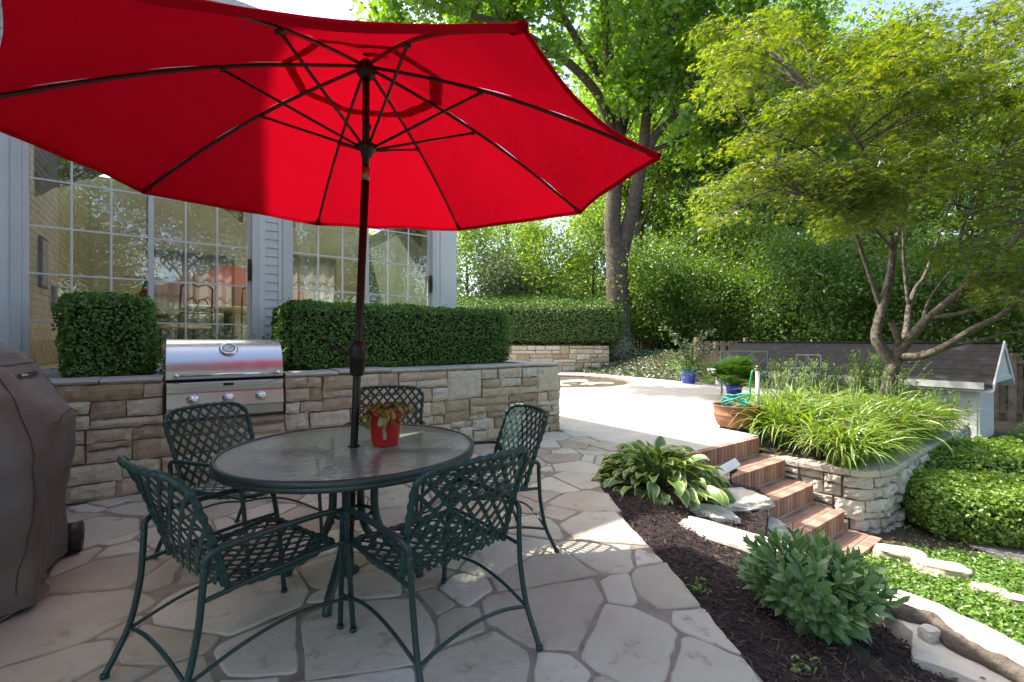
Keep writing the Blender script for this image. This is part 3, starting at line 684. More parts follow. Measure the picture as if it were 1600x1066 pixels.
# ================================================================== HOUSE
HB = 1.25                                                         # wall plane behind the planter
def hbox(mb, a0, a1, b0, b1, z0, z1, mat=0, bev=0.): mb.box(W((a0 + a1) / 2, (b0 + b1) / 2, (z0 + z1) / 2), U * (a1 - a0) / 2, Vv * (b1 - b0) / 2, UP * (z1 - z0) / 2, mat, bev)
def lap_siding(mb, P, Nf, L, z0, z1, ex=.10, mat=0):
    z = z0
    while z < z1:
        h = min(ex, z1 - z); q = []
        for s in (0, L):
            p = P(s); q += [p + Nf * .022 + UP * z, p + Nf * .008 + UP * (z + h), p + Nf * .004 + UP * z]
        mb.add(q, [(0, 3, 4, 1), (2, 5, 3, 0)], mat, False); z += h
hs = thing('house', W(-3.5, 3, 0), 'pale grey sided house with big white gridded sliding windows behind the planter', 'house')
m = MB(); EZ = 4.75
X0, X1 = -5.486, -.976
for (a0, a1, z0, z1) in ((-5.9, -5.62, -1, EZ), (-3.50, -3.36, -1, EZ), (-5.62, -3.5, -1, .93), (-5.62, -3.5, 3.28, EZ), (-3.36, -1.28, -1, .93), (-3.36, -1.28, 3.28, EZ)):
    lap_siding(m, lambda s, a0=a0: W(a0 + s, HB), -Vv, a1 - a0, z0, z1, .1016)
    hbox(m, a0, a1, HB + .002, HB + .1, z0, z1, 1)
m.build('front_siding', [M_siding, M_trim], hs)
m = MB(); 
for (q0, q1, z0, z1) in ((HB + .12, 1.9, -1, EZ), (1.9, 4.2, -1, 3.45), (4.2, 5.5, -1, 3.45)): lap_siding(m, lambda s, q0=q0: W(X1, q0 + s), U, q1 - q0, z0, z1, .1016); hbox(m, X1 - .12, X1 - .002, HB + .1, 5.5, -1, .99, 1); hbox(m, X1 - .12, X1 - .002, HB + .1, 5.5, 3.2, 3.45, 1); hbox(m, X1 - .12, X1 - .002, HB + .1, 1.6, 3.45, EZ, 1)
hbox(m, X1 - .12, X1 - .002, HB + .1, 5.5, .99, 3.2, 1)
m.build('side_siding', [M_siding, M_iside], hs)  # upper side wall left open, an added daylight inlet for the room
for (a0, a1, b0, b1, z1, nm) in ((-1.225, X1 + .02, HB - .035, HB, EZ - .1, 'corner_board'), (X1 + .0, X1 + .03, HB + .001, HB + .12, EZ - .1, 'corner_board'), (-1.283, -1.226, HB - .02, HB + .02, 3.3, 'trim_board'), (-3.36, -3.315, HB - .03, HB + .02, 3.3, 'trim_board'), (-3.565, -3.50, HB - .03, HB + .02, 3.3, 'trim_board'), (-5.66, -5.555, HB - .03, HB + .02, 3.3, 'trim_board')):
    m = MB(); hbox(m, a0, a1, b0, b1, -.5, z1, 0, .004); m.build(nm, M_trim, hs)
m = MB()                                                          # hip roof with soffit and gutter
e0, e1, f0, f1 = -6.2, -.88, .78, 5.6
r = [W(e0, f0, EZ), W(e1, f0, EZ), W(e1, f1, EZ), W(e0, f1, EZ), W(e0, 3.3, EZ + .75), W(e1 - 1.9, 3.3, EZ + .75)]
m.add(r, [(0, 1, 5, 4), (1, 2, 5), (0, 4, 3)], 0, False); hbox(m, e0, e1, f0, HB + .1, EZ - .02, EZ - .005, 1); hbox(m, X1 - .05, e1, HB + .1, f1, EZ - .02, EZ - .005, 1)
rf = m.build('roof', [M_roof, M_trim], hs)
m = MB(); m.add([r[2], r[3], r[4], r[5]], [(0, 1, 2, 3)], 0, False); m.build('added_roof_glazing', M_clear, rf)  # back slope made of clear glass, added to let daylight into the room
m = MB(); hbox(m, e0, e1 + .02, f0 - .1, f0, EZ - .08, EZ + .05, 0, .02); hbox(m, e1, e1 + .1, f0 - .1, f1, EZ - .08, EZ + .05, 0, .02); m.build('gutter', M_trim, rf)
# interior shell seen through the glass
m = MB(); hbox(m, -5.62, X1 - .12, HB + .12, 5.5, .90, .985); m.build('room_floor', M_ifloor, hs)
m = MB()
for (a0, a1, z0, z1) in ((-5.62, -4.9, .99, 3.3), (-3.1, -2.6, .99, 3.3), (X1 - .7, X1 - .12, .99, 3.3), (-4.9, -4.75, .99, 3.3), (-4.75, -3.55, .99, 1.75), (-4.75, -3.55, 2.75, 3.3), (-3.55, -3.1, .99, 3.3), (-3.1, X1 - .7, 2.9, 3.3), (-3.1, X1 - .7, .99, 1.7), (-5.62, X1 - .12, 3.3, 4.0)): hbox(m, a0, a1, 5.38, 5.5, z0, z1)
m.build('room_wall', M_iwall, hs)  # stops below the eave; the gap is added to light the room
m = MB(); rg = rs(8)                                              # painted brick chimney wall on the left of the room
for r_ in range(30):
    b = HB + .14 - (.1 if r_ % 2 else 0)
    while b < 5.36:
        e = min(b + .2, 5.36); b0_ = max(b, HB + .14)
        if e - b0_ > .03: hbox(m, -5.62, -5.535 + rg.uniform(-.002, .002), b0_ + .004, e - .004, .995 + r_ * .077, .995 + r_ * .077 + .069)
        b += .205
hbox(m, -5.62, -5.545, HB + .13, 5.37, .99, 4.6); m.build('brick_chimney_wall', M_ibrick, hs)

def slider(a0, a1, label_handle=True):
    w = MB(); z0, z1 = .95, 3.26; fb = HB - .045
    for (x0, x1, q0, q1) in ((a0 - .07, a0, z0 - .06, z1 + .05), (a1, a1 + .07, z0 - .06, z1 + .05), (a0, a1, z1, z1 + .05), (a0, a1, z0 - .06, z0)): hbox(w, x0, x1, fb, HB + .07, q0, q1, 0, .004)
    win = w.build('sliding_window', M_frame, hs)
    mid = (a0 + a1) / 2
    for (x0, x1, dep) in ((a0, mid + .03, HB + .0), (mid - .03, a1, HB + .035)):
        f = MB(); st = .045
        for (p0, p1, q0, q1) in ((x0, x0 + st, z0, z1), (x1 - st, x1, z0, z1), (x0 + st, x1 - st, z1 - st, z1), (x0 + st, x1 - st, z0, z0 + st)): hbox(f, p0, p1, dep - .016, dep + .016, q0, q1, 0, .003)
        sf = f.build('sash', M_frame, win)
        g = MB(); hbox(g, x0 + st, x1 - st, dep - .0005, dep + .0005, z0 + st, z1 - st)
        V = [W(x0 + st, dep, z0 + st), W(x1 - st, dep, z0 + st), W(x1 - st, dep, z1 - st), W(x0 + st, dep, z1 - st)]
        g = MB(); g.add(V, [(0, 1, 2, 3)], 0, False); g.build('pane', M_glass, win)
        u = MB(); gw, gh_ = (x1 - x0 - 2 * st) / 3, (z1 - z0 - 2 * st) / 5
        for i in (1, 2): hbox(u, x0 + st + gw * i - .008, x0 + st + gw * i + .008, dep - .012, dep - .003, z0 + st, z1 - st)
        for j in range(1, 5):
            for i in range(3): hbox(u, x0 + st + gw * i + (.008 if i else 0), x0 + st + gw * (i + 1) - (.008 if i < 2 else 0), dep - .0115, dep - .0035, z0 + st + gh_ * j - .008, z0 + st + gh_ * j + .008)
        u.build('muntin_grid', M_trim, win)
    hd = MB(); hbox(hd, a1 - .04, a1 - .012, fb + .0, HB + .018, 1.95, 2.2, 0, .008); hbox(hd, a1 - .034, a1 - .018, fb - .03, fb - .001, 1.98, 2.17, 0, .006); hd.build('handle', M_black, win)
slider(-5.486, -3.636); slider(-3.245, -1.355)
# projecting two-storey wing left of the picture (throws the shade on the terrace)
wg = MB(); lap_siding(wg, lambda s: W(-5.95, -3.0 + s), U, 4.2, -1, 8.5, .1016); hbox(wg, -11, -5.97, -3.0, 9, -1, 8.5, 1)
wg.build('wing', [M_siding, M_trim], hs)
m = MB()
for (p, q, lo_, hi_) in ((-4.75, -3.55, 1.75, 2.75), (-3.1, X1 - .7, 1.7, 2.9)):
    n_ = int((q - p) / .3)
    for i in range(n_ + 1): hbox(m, p + (q - p) * i / n_ - .015, p + (q - p) * i / n_ + .015, 5.36, 5.379, lo_, hi_)
    for k in range(4): hbox(m, p, q, 5.352, 5.359, lo_ + (hi_ - lo_) * k / 3 - .015, lo_ + (hi_ - lo_) * k / 3 + .015)
m.build('back_window_grid', M_trim, hs)
# things in the room
def curtain(a0, a1, label):
    Vg = []
    for s in np.linspace(0, 1, 60):
        a = a0 + (a1 - a0) * s; drop = .22 + .42 * abs(2 * s - 1) ** 1.6
        Vg.append([W(a, HB + .2 + .035 * math.sin(s * 60) * (.4 + .6 * t_) + .03 * t_, 3.29 - drop * t_) for t_ in np.linspace(0, 1, 12)])
    m = MB(); m.grid(np.array(Vg)); o = m.build('curtain', M_curtain, None, W((a0 + a1) / 2, HB + .2, 3.2)); tag(o, label, 'curtain')
for (p, q, z0, z1, lb) in ((-4.8, -3.5, 1.2, 2.85, 'sheer white curtain over the back window seen through the left pane'), (-3.15, X1 - .65, 1.2, 3.0, 'sheer white curtain over the back window seen through the right panes')):
    m = MB(); m.grid(np.array([[W(p + (q - p) * s, 5.30 + .03 * math.sin(s * 40), z) for z in (z0, (z0 + z1) / 2, z1)] for s in np.linspace(0, 1, 80)])); o = m.build('sheer_curtain', M_sheer, None, W((p + q) / 2, 5.3, z0)); tag(o, lb, 'curtain')
curtain(-5.45, -3.7, 'swagged plaid valance inside the left window, above the brick wall')
curtain(-3.2, -1.4, 'swagged plaid valance inside the right window')
lp0 = W(-4.75, 3.9, .985); t = thing('table_lamp', lp0, 'lamp with cream cone shade on a side table, seen through the left window', 'lamp')
m = MB(); m.lathe(lp0 + UP * .66, [(.001, 0), (.09, .0), (.09, .03), (.03, .07), (.05, .2), (.07, .3), (.02, .45), (.012, .55)], 20); m.build('lamp_base', M_barkdark, t)
m = MB(); m.lathe(lp0 + UP * 1.2, [(.26, 0), (.09, .34)], 28); m.build('lamp_shade', M_shade, t)
t = thing('side_table', lp0, 'dark round side table under the lamp in the room', 'table'); m = MB(); m.lathe(lp0, [(.001, .62), (.3, .62), (.3, .655), (.001, .655)], 28); m.build('tabletop', M_barkdark, t)
for k in range(3):
    m = MB(); a = k * 2.1; m.tube([lp0 + np.array([.22 * math.cos(a), .22 * math.sin(a), 0]), lp0 + np.array([.12 * math.cos(a), .12 * math.sin(a), .62])], .018); m.build('leg', M_barkdark, t)
dt = W(-3.75, 3.1, .985); t = thing('dining_table', dt, 'indoor dining table with iron chairs behind the left window glass', 'table')
m = MB(); m.lathe(dt, [(.001, .70), (.55, .70), (.57, .72), (.55, .745), (.001, .745)], 40); m.build('tabletop', M_ifloor, t)
m = MB(); m.lathe(dt, [(.3, 0), (.28, .03), (.06, .08), (.05, .70)], 20); m.build('pedestal', M_iron_dark, t)
def iron_chair(c, yaw, label):
    t = thing('iron_chair', c, label, 'chair', local=False); cy, sy = math.cos(yaw), math.sin(yaw)
    q = lambda x, y, z: np.asarray(c) + np.array([x * cy - y * sy, x * sy + y * cy, z])
    for sx in (-1, 1):
        m = MB(); m.tube([q(.2 * sx, -.2, 0), q(.2 * sx, -.2, .45), q(.19 * sx, -.24, .95)], .011); m.build('leg', M_iron_dark, t)
        m = MB(); m.tube([q(.2 * sx, .2, 0), q(.2 * sx, .2, .44)], .011); m.build('leg', M_iron_dark, t)
    m = MB(); m.box(q(0, 0, .45), (.21 * cy, .21 * sy, 0), (-.21 * sy, .21 * cy, 0), UP * .02, 0, .01); m.build('seat', M_shade, t)
    m = MB(); m.tube([q(-.19, -.24, .95), q(-.1, -.25, 1.0), q(0, -.25, .96), q(.1, -.25, 1.0), q(.19, -.24, .95)], .01)
    for k in (-1, 1): m.tube([q(.07 * k + .06 * math.cos(a), -.235, .74 + .07 * math.sin(a)) for a in np.linspace(0, 5.6, 14)], .007)
    m.tube([q(-.19, -.22, .62), q(.19, -.22, .62)], .009); m.build('backrest', M_iron_dark, t)
iron_chair(W(-4.25, 2.5, .985), THU + .5, 'black scrolled iron chair in the room, left of the indoor table')
iron_chair(W(-3.4, 2.35, .985), THU - .3, 'black scrolled iron chair in the room, nearest the glass')
iron_chair(W(-3.1, 3.5, .985), THU + 2.4, 'black scrolled iron chair in the room, behind the indoor table')
for (b, z, w, h, lb) in ((2.2, 2.1, .28, .55, 'tall dark framed picture on the painted brick wall indoors'), (2.75, 1.75, .22, .3, 'small red picture lower on the painted brick wall indoors')):
    t = thing('picture', W(-5.52, b, z), lb, 'picture'); m = MB(); hbox(m, -5.533, -5.505, b - w / 2, b + w / 2, z - h / 2, z + h / 2, 0, .005); m.build('frame', M_barkdark, t)
    m = MB(); hbox(m, -5.504, -5.501, b - w / 2 + .03, b + w / 2 - .03, z - h / 2 + .03, z + h / 2 - .03); m.build('print', M_curtain if h > .4 else M_brick, t)

# ================================================================== BUILT-IN GRILL
gc = W((GA0 + GA1) / 2, 0, .58); t = thing('built_in_grill', gc, 'stainless steel gas grill with three knobs built into the stone planter wall', 'grill')
m = MB(); prof = []                                               # control panel profile (b, z)
pp = [(.35, .575), (-.02, .575), (-.045, .59), (-.045, .665), (-.075, .68), (-.052, .80), (-.02, .81), (-.02, .845), (-.05, .85), (-.05, .885), (-.03, .893), (.35, .893)]
Vg = np.array([[W(a, b, z) for b, z in pp] for a in (GA0 + .01, GA1 - .01)]); m.grid(Vg, 0, False); k = len(pp)
m.add(Vg[0], [tuple(range(k))], 0, False); m.add(Vg[1], [tuple(range(k))[::-1]], 0, False); m.build('control_panel', M_steel, t)
m = MB(); hbox(m, GA0 - .006, GA1 + .006, -.012, .36, .56, .90); m.build('liner', M_black, t)
m = MB(); hp = [(.50, .905), (.02, .905), (.0, .92), (.005, .99), (.03, 1.08), (.075, 1.155), (.14, 1.215), (.22, 1.25), (.33, 1.262), (.46, 1.25), (.50, 1.20)]
def arc(pts, n=5): return smooth_path([(p[0], p[1]) for p in pts], n)
hp2 = arc(hp[2:]); hp2 = np.concatenate([np.array(hp[:2]), hp2])
Vg = np.array([[W(a, b, z) for b, z in hp2] for a in np.linspace(GA0 + .004, GA1 - .004, 3)]); m.grid(Vg, 0, True); k = len(hp2)
m.add(Vg[0], [tuple(range(k))], 0, False); m.add(Vg[-1], [tuple(range(k))[::-1]], 0, False); hood = m.build('hood', M_steel, t)
m = MB(); m.tube([W(GA0 + .07, -.055, .955), W(GA1 - .05, -.055, .955)], .0125, 14); 
for a in (GA0 + .075, GA1 - .055): m.tube([W(a, .01, .955), W(a, -.075, .955)], .021, 16)
m.build('handle', M_chrome, hood)
nn = -Vv * .72 + UP * .69; ax = (U, np.cross(nn, U), nn); gz = W(-3.94, .09, 1.172)
m = MB(); m.lathe(gz, [(.075, -.01), (.075, .012), (.066, .022), (.052, .024), (.050, .016)], 32, 0, ax); m.build('thermometer_bezel', M_chrome, hood)
m = MB(); m.lathe(gz, [(.05, .016), (.0005, .017)], 32, 0, ax); m.lathe(gz, [(.045, .018), (.041, .018)], 32, 1, ax); m.tube([gz + nn * .019, gz + nn * .019 + U * .025 + np.cross(nn, U) * .02], .0025, 6, 1); m.build('thermometer_face', [M_frame, M_black], hood)
for a in (-4.21, -3.955, -3.70):
    nn = -Vv * .98 - UP * .18; nn /= np.linalg.norm(nn); ax = (U, np.cross(nn, U), nn); c = W(a, -.062, .748)
    m = MB(); m.lathe(c, [(.001, -.01), (.044, -.008), (.046, .010), (.040, .014), (.030, .016), (.029, .045), (.024, .052), (.0005, .054)], 28, 0, ax); m.tube([c + nn * .054 - ax[1] * .024, c + nn * .054 + ax[1] * .024], .006, 8); m.build('knob', M_chrome, t)
m = MB(); hbox(m, -3.99, -3.91, -.0545, -.05, .855, .879); m.build('nameplate', M_black, t)

# ================================================================== COVERED GRILL (left edge)
cc = W(-5.50, -1.45, 0); t = thing('covered_grill', cc, 'tall grill under a taupe cloth cover at the left edge of the patio', 'grill')
Vg = []; zs = [.03, .15, .35, .55, .72, .84, .93, 1.0, 1.07, 1.14, 1.20, 1.245, 1.262]
hw = [.66, .675, .685, .70, .715, .715, .68, .64, .60, .56, .52, .46, .36]; hd = [.50, .50, .495, .49, .485, .475, .46, .44, .41, .38, .35, .30, .2]
na = 96
for z, w, d in zip(zs, hw, hd):
    row = []
    for k in range(na):
        th = 2 * math.pi * k / na; c_, s_ = math.cos(th), math.sin(th); e = .42
        x = w * abs(c_) ** e * (1 if c_ > 0 else -1); y = d * abs(s_) ** e * (1 if s_ > 0 else -1)
        dr = ((.034 * math.sin(th * 9 + z * 2.2 + 2 * nz((c_, s_, z), 1.5)) * max(0, 1 - z * .55)) + .046 * nz((c_ * 1.2, s_ * 1.2, z * 1.5), 2.2) + .012 * nz((c_, s_, z * 4), 4) + .008 * math.sin(z * 16 + th * 5))
        row.append(cc + U * (x * (1 + dr) ) + Vv * (y * (1 + dr)) + UP * (z + .012 * nz((c_, s_, z), 3)))
    Vg.append(row)
P0 = np.array(Vg); Vs = []                                        # resample smoothly in height
for i in range(len(zs) - 1):
    for f in (0, .33, .67): Vs.append(P0[i] * (1 - f) + P0[i + 1] * f + 0)
Vs.append(P0[-1]); Vs = np.array(Vs); top = Vs[-1].mean(0)
for f in (.66, .33, .02): Vs = np.concatenate([Vs, (top + (P0[-1] - top) * f)[None] + UP * .012 * (1 - f)])
for i in range(len(Vs)):
    for j in range(na): p = Vs[i, j]; Vs[i, j] = p + (U * .014 + Vv * .006) * nz(p, 6.) + (U * .010) * nz((p[0] + p[1], p[2] * 2.5, 1), 5)
m = MB(); m.grid(Vs, 0, True, closed=True); cov = m.build('cloth_cover', M_cover, t); 
sd = cov.modifiers.new('smooth', 'SUBSURF'); sd.levels = 1; sd.render_levels = 2
def cov_at(th, z, off=.004):
    i = int(np.argmin(np.abs(Vs[:len(zs) * 3 - 4, :, 2].mean(1) - z))); j = int(round(th / (2 * math.pi) * na)) % na
    p = Vs[i, j]; o_ = (p - cc) * [1, 1, 0]; return p + o_ / (np.linalg.norm(o_) + 1e-9) * off + UP * off * .4
m = MB()
for th in (.62, -.62): m.tube([cov_at(th, z, .002) for z in np.linspace(.1, 1.2, 26)], .0022, 6)
for zz in (1.14,): m.tube([cov_at(th, zz, .003) for th in np.linspace(-.8, .9, 24)], .002, 6)
m.tube([cov_at(th, .86 - .05 * abs(th), .003) for th in np.linspace(-.2, .35, 12)], .002, 6)
m.build('seam', M_seam, cov)
ja, jb, zb_ = -.16, .06, 1.09                                     # sewn brand tag: dark strip with pale lettering
Lq = [cov_at(th, z, .006) for z in (zb_ - .011, zb_ + .011) for th in np.linspace(ja, jb, 7)]
m = MB(); m.grid(np.array(Lq).reshape(2, 7, 3), 0, False); tagp = m.build('sewn_label', M_black, cov)
def text_mesh(body, size, mtl, origin, X, Y, name, parent, bold=0.):
    cu = bpy.data.curves.new('t', 'FONT'); cu.body = body; cu.size = size; cu.extrude = .0006; cu.offset = bold
    ob = bpy.data.objects.new('t', cu); COL.objects.link(ob); bpy.context.view_layer.update()
    me = bpy.data.meshes.new_from_object(ob.evaluated_get(bpy.context.evaluated_depsgraph_get())); bpy.data.objects.remove(ob); bpy.data.curves.remove(cu)
    X = X / np.linalg.norm(X); Y = Y - X * (X @ Y); Y = Y / np.linalg.norm(Y); Z = np.cross(X, Y)
    m = MB(); V = np.array([v.co[:] for v in me.vertices]); V = np.asarray(origin) + V[:, :1] * X + V[:, 1:2] * Y + V[:, 2:] * Z
    m.add(V, [tuple(p.vertices) for p in me.polygons], 0, False); bpy.data.meshes.remove(me); return m.build(name, mtl, parent)
p0, p1, p2 = Lq[0], Lq[6], Lq[7]
text_mesh('Barbeques', .02, M_label, p0 + (p2 - p0) * .3 + (p1 - p0) * .1 + np.cross(p1 - p0, p2 - p0) / np.linalg.norm(np.cross(p1 - p0, p2 - p0)) * .006, p1 - p0, p2 - p0, 'lettering', cov)
for (b, lb) in ((.36, 1),):
    m = MB(); m.tube([cc + U * .66 + Vv * b + UP * .085, cc + U * .735 + Vv * b + UP * .085], .085, 22); m.tube([cc + U * .6 + Vv * b + UP * .085, cc + U * .74 + Vv * b + UP * .085], .03, 14); m.build('wheel', M_black, t)

# ================================================================== UMBRELLA
hub = np.array([-.7206, 2.2462, 2.6072]); un = np.array([.0068, -.0524, .9986]); un /= np.linalg.norm(un)
tips = [np.array(q) for q in ((.641, 1.972, 2.044), (.455, 3.024, 2.101), (-.421, 3.638, 2.139), (-1.475, 3.452, 2.136), (-2.089, 2.577, 2.095), (-1.904, 1.524, 2.038), (-1.028, .911, 2.0), (.026, 1.097, 2.002))]
TB = D(553, 700, 2.40); joint = D(571.5, 268, 2.27); pdir = (joint - TB) / np.linalg.norm(joint - TB); PB = TB + pdir * ((.02 - TB[2]) / pdir[2])
t = thing('patio_umbrella', (PB[0], PB[1], 0), 'open red octagonal patio umbrella on a dark pole through the glass table', 'umbrella')
def cpt(k, rho, up=0.):                                           # point along rib k at fraction rho; slight downward curve
    e = tips[k] - hub; return hub + e * rho + un * (.055 * math.sin(math.pi * rho) + up)
m = MB()
for k in range(8):
    k2 = (k + 1) % 8; Vg = []
    for rho in np.linspace(.240, 1.0, 24):
        row = []
        for s in np.linspace(0, 1, 13):
            p = cpt(k, rho, .012) * (1 - s) + cpt(k2, rho, .012) * s; sag = 4 * s * (1 - s)
            inw = (hub + un * -.5) - p; inw = inw - un * (inw @ un); inw /= np.linalg.norm(inw)
            p = p + inw * .055 * sag * rho ** 2 - un * .012 * sag * rho + un * .010 * nz((rho * 3, s * 2, k), 2.) * (1 - abs(2 * s - 1) ** 4) + un * .0022 * math.sin(rho * 26 + k) * max(0, 1 - min(s, 1 - s) * 6)
            row.append(p)
        Vg.append(row)
    m.grid(np.array(Vg))
    e = np.array(Vg)[-1]; hem = np.stack([e + un * .001, e - un * .022 + (e - hub) * .0015], 0); m.grid(hem)
cn = m.build('canopy', M_red, t)
m = MB()
for k in range(8):
    k2 = (k + 1) % 8; Vg = [[cpt(k, rho, .028 + .03 * (1 - rho / .28)) * (1 - s) + cpt(k2, rho, .028 + .03 * (1 - rho / .28)) * s for s in np.linspace(0, 1, 7)] for rho in np.linspace(.004, .275, 9)]; m.grid(np.array(Vg))
m.build('vent_flap', M_red, cn)
runner = D(573, 232, 2.262)
m = MB(); m.tube([PB, TB, joint], .0195, 20); m.build('pole', M_pole, t)
m = MB(); m.tube([joint, hub - un * .02], .0175, 20); m.tube([D(573, 203, 2.26), D(573, 196, 2.26)], .021, 16); m.build('upper_pole', M_pole, t)
m = MB(); m.tube([joint - pdir * .045, joint + pdir * .02], .0205, 20); m.build('tilt_collar', M_copper, t)
m = MB(); m.lathe(hub - un * .03, [(.001, -.03), (.03, -.03), (.045, -.01), (.048, .02), (.03, .045), (.018, .06), (.001, .06)], 20); m.build('top_hub', M_black, t)
m = MB(); m.lathe(runner, [(.0, -.045), (.028, -.04), (.03, -.012), (.046, -.008), (.046, .016), (.03, .02), (.026, .03), (.0, .03)], 20); rn = m.build('runner', M_black, t)
m = MB(); m.lathe(hub + un * .10, [(.0, -.05), (.02, -.04), (.02, .0), (.03, .03), (.02, .06), (.0, .07)], 16); m.build('finial', M_pole, t)
for k in range(8):
    m = MB(); path = [cpt(k, r_, -.002) for r_ in np.linspace(.02, .97, 14)]; m.tube(path, .0085, 8); m.build('rib', M_rib, t)
    j = cpt(k, .43 if k not in (0, 7) else .42, -.014); d = j - runner; d2 = d * [1, 1, 0]; d2 /= np.linalg.norm(d2)
    m = MB(); m.tube([runner + d2 * .035, j], .0068, 8); m.tube([j - np.cross(d2, UP) * .013, j + np.cross(d2, UP) * .013], .010, 10); m.build('strut', M_rib, t)
    e = tips[k] - hub; e /= np.linalg.norm(e); m = MB(); m.tube([tips[k] - e * .05 + un * .005, tips[k] + e * .004 + un * .006], .014, 8); m.build('rib_pocket', M_red, t)
ck = D(561, 556, 2.36); ax = (U, np.cross(pdir, U), pdir)
m = MB(); m.lathe(TB + pdir * ((ck - TB) @ pdir), [(.021, -.105), (.034, -.10), (.036, -.09), (.042, -.02), (.0445, -.018), (.0445, .0), (.046, .03), (.042, .055), (.032, .072), (.021, .08)], 26, 0, ax); cr = m.build('crank_housing', M_pole, t)
kc = TB + pdir * ((ck - TB) @ pdir); m = MB(); m.tube([kc - U * .02 + Vv * .03, kc - U * .06 + Vv * .05 + UP * .02, kc - U * .115 + Vv * .08 + UP * .045], [.010, .009, .012], 10); m.build('crank_handle', M_black, cr)
m = MB(); m.lathe((PB[0], PB[1], .006), [(.001, 0), (.055, 0), (.055, .012), (.028, .02), (.026, .09), (.0205, .095)], 24); m.build('foot', M_black, t)

# ================================================================== TABLE
TC = np.array([TB[0] - .008, TB[1] + .02, 0]); TR_ = .64; TZ = .690
t = thing('patio_table', TC, 'round patio table with rippled glass top and dark green metal rim', 'table')
m = MB(); m.lathe(TC, [(TR_ - .022, TZ), (.35, TZ), (.022, TZ)], 96); m.lathe(TC, [(.022, TZ), (.022, TZ - .006), (TR_ - .022, TZ - .006), (TR_ - .022, TZ)], 96, 1); m.build('glass_top', [M_tglass, M_clear], t)
m = MB(); m.lathe(TC, [(TR_ - .034, TZ - .018), (TR_ - .030, TZ - .007), (TR_ - .0225, TZ - .0065), (TR_ - .0215, TZ + .006), (TR_ - .012, TZ + .008), (TR_ - .003, TZ + .003), (TR_, TZ - .008), (TR_ - .001, TZ - .017), (TR_ - .005, TZ - .020), (TR_ - .001, TZ - .024), (TR_ - .003, TZ - .038), (TR_ - .012, TZ - .044), (TR_ - .028, TZ - .042), (TR_ - .034, TZ - .018)], 110); m.build('rim', M_rimtbl, t)
m = MB(); m.lathe(TC, [(.0205, TZ - .008), (.032, TZ - .008), (.034, TZ + .004), (.024, TZ + .008), (.0205, TZ + .006)], 24); m.build('pole_collar', M_rimtbl, t)
for k in range(4):
    a = 1.02 + k * math.pi / 2 + .55; er = np.array([math.cos(a), math.sin(a), 0]); m = MB(); P = [TC + er * r_ + UP * z for r_, z in ((.60, .655), (.40, .655), (.20, .652), (.135, .62), (.115, .52), (.11, .40), (.125, .30), (.17, .21), (.25, .13), (.315, .075), (.345, .03), (.352, .004))]
    P = smooth_path([tuple(p) for p in P], 5); m.tube(P, .021, 12); m.build('leg', M_green, t)
for z in (.56, .34): m = MB(); m.tube([TC + np.array([.095 * math.cos(q), .095 * math.sin(q), z]) for q in np.linspace(0, 2 * math.pi, 33)[:-1]], .010, 8, closed=True); m.build('brace_ring', M_green, t)

# ---- red pot with a drooping cactus plant
pc = D(602, 694, 2.44); pc[2] = TZ + .004
t = thing('potted_plant', pc, 'small red flowerpot with yellowing cactus plant on the glass table', 'plant')
m = MB(); m.lathe(pc, [(.001, 0), (.066, 0), (.070, .006), (.088, .15), (.090, .153), (.099, .155), (.101, .186), (.096, .19), (.091, .186), (.088, .16), (.001, .158)], 48); pt = m.build('pot', M_redpot, t)
m = MB(); rg = rs(77)
for k in range(62):
    a = rg.uniform(0, 6.28); d = np.array([math.cos(a), math.sin(a), 0]); n_ = rg.randint(3, 5); p = pc + d * rg.uniform(.0, .06) + UP * .168; el = rg.uniform(.25, 1.2)
    if k == 0: d = np.array([.25, -1, 0]); d /= np.linalg.norm(d); p = pc + d * .075 + UP * .185; el = .3; n_ = 5
    for j in range(n_):
        dirv = d * math.cos(el) + UP * math.sin(el); q = p + dirv * .036; nn = np.cross(np.cross(dirv, UP), dirv)
        m.leaves([(p + q) / 2], [nn + rg.normal(0, .25, 3)], .05, ([(-.5, 0, 0), (-.25, -.2, .03), (.1, -.26, .03), (.42, -.2, .0), (.5, 0, 0), (.42, .2, .0), (.1, .26, .03), (-.25, .2, .03)], [(0, 1, 2, 3, 4, 5, 6, 7)]), rg, T=np.array([dirv]), var=.1)
        p = q; el -= rg.uniform(.35, .75) if k else 1.0
        el = max(el, -1.45)
m.build('foliage', L_succ, t)
m = MB(); m.lathe(pc, [(.088, .165), (.0005, .172)], 24); m.build('soil', M_soil, t)

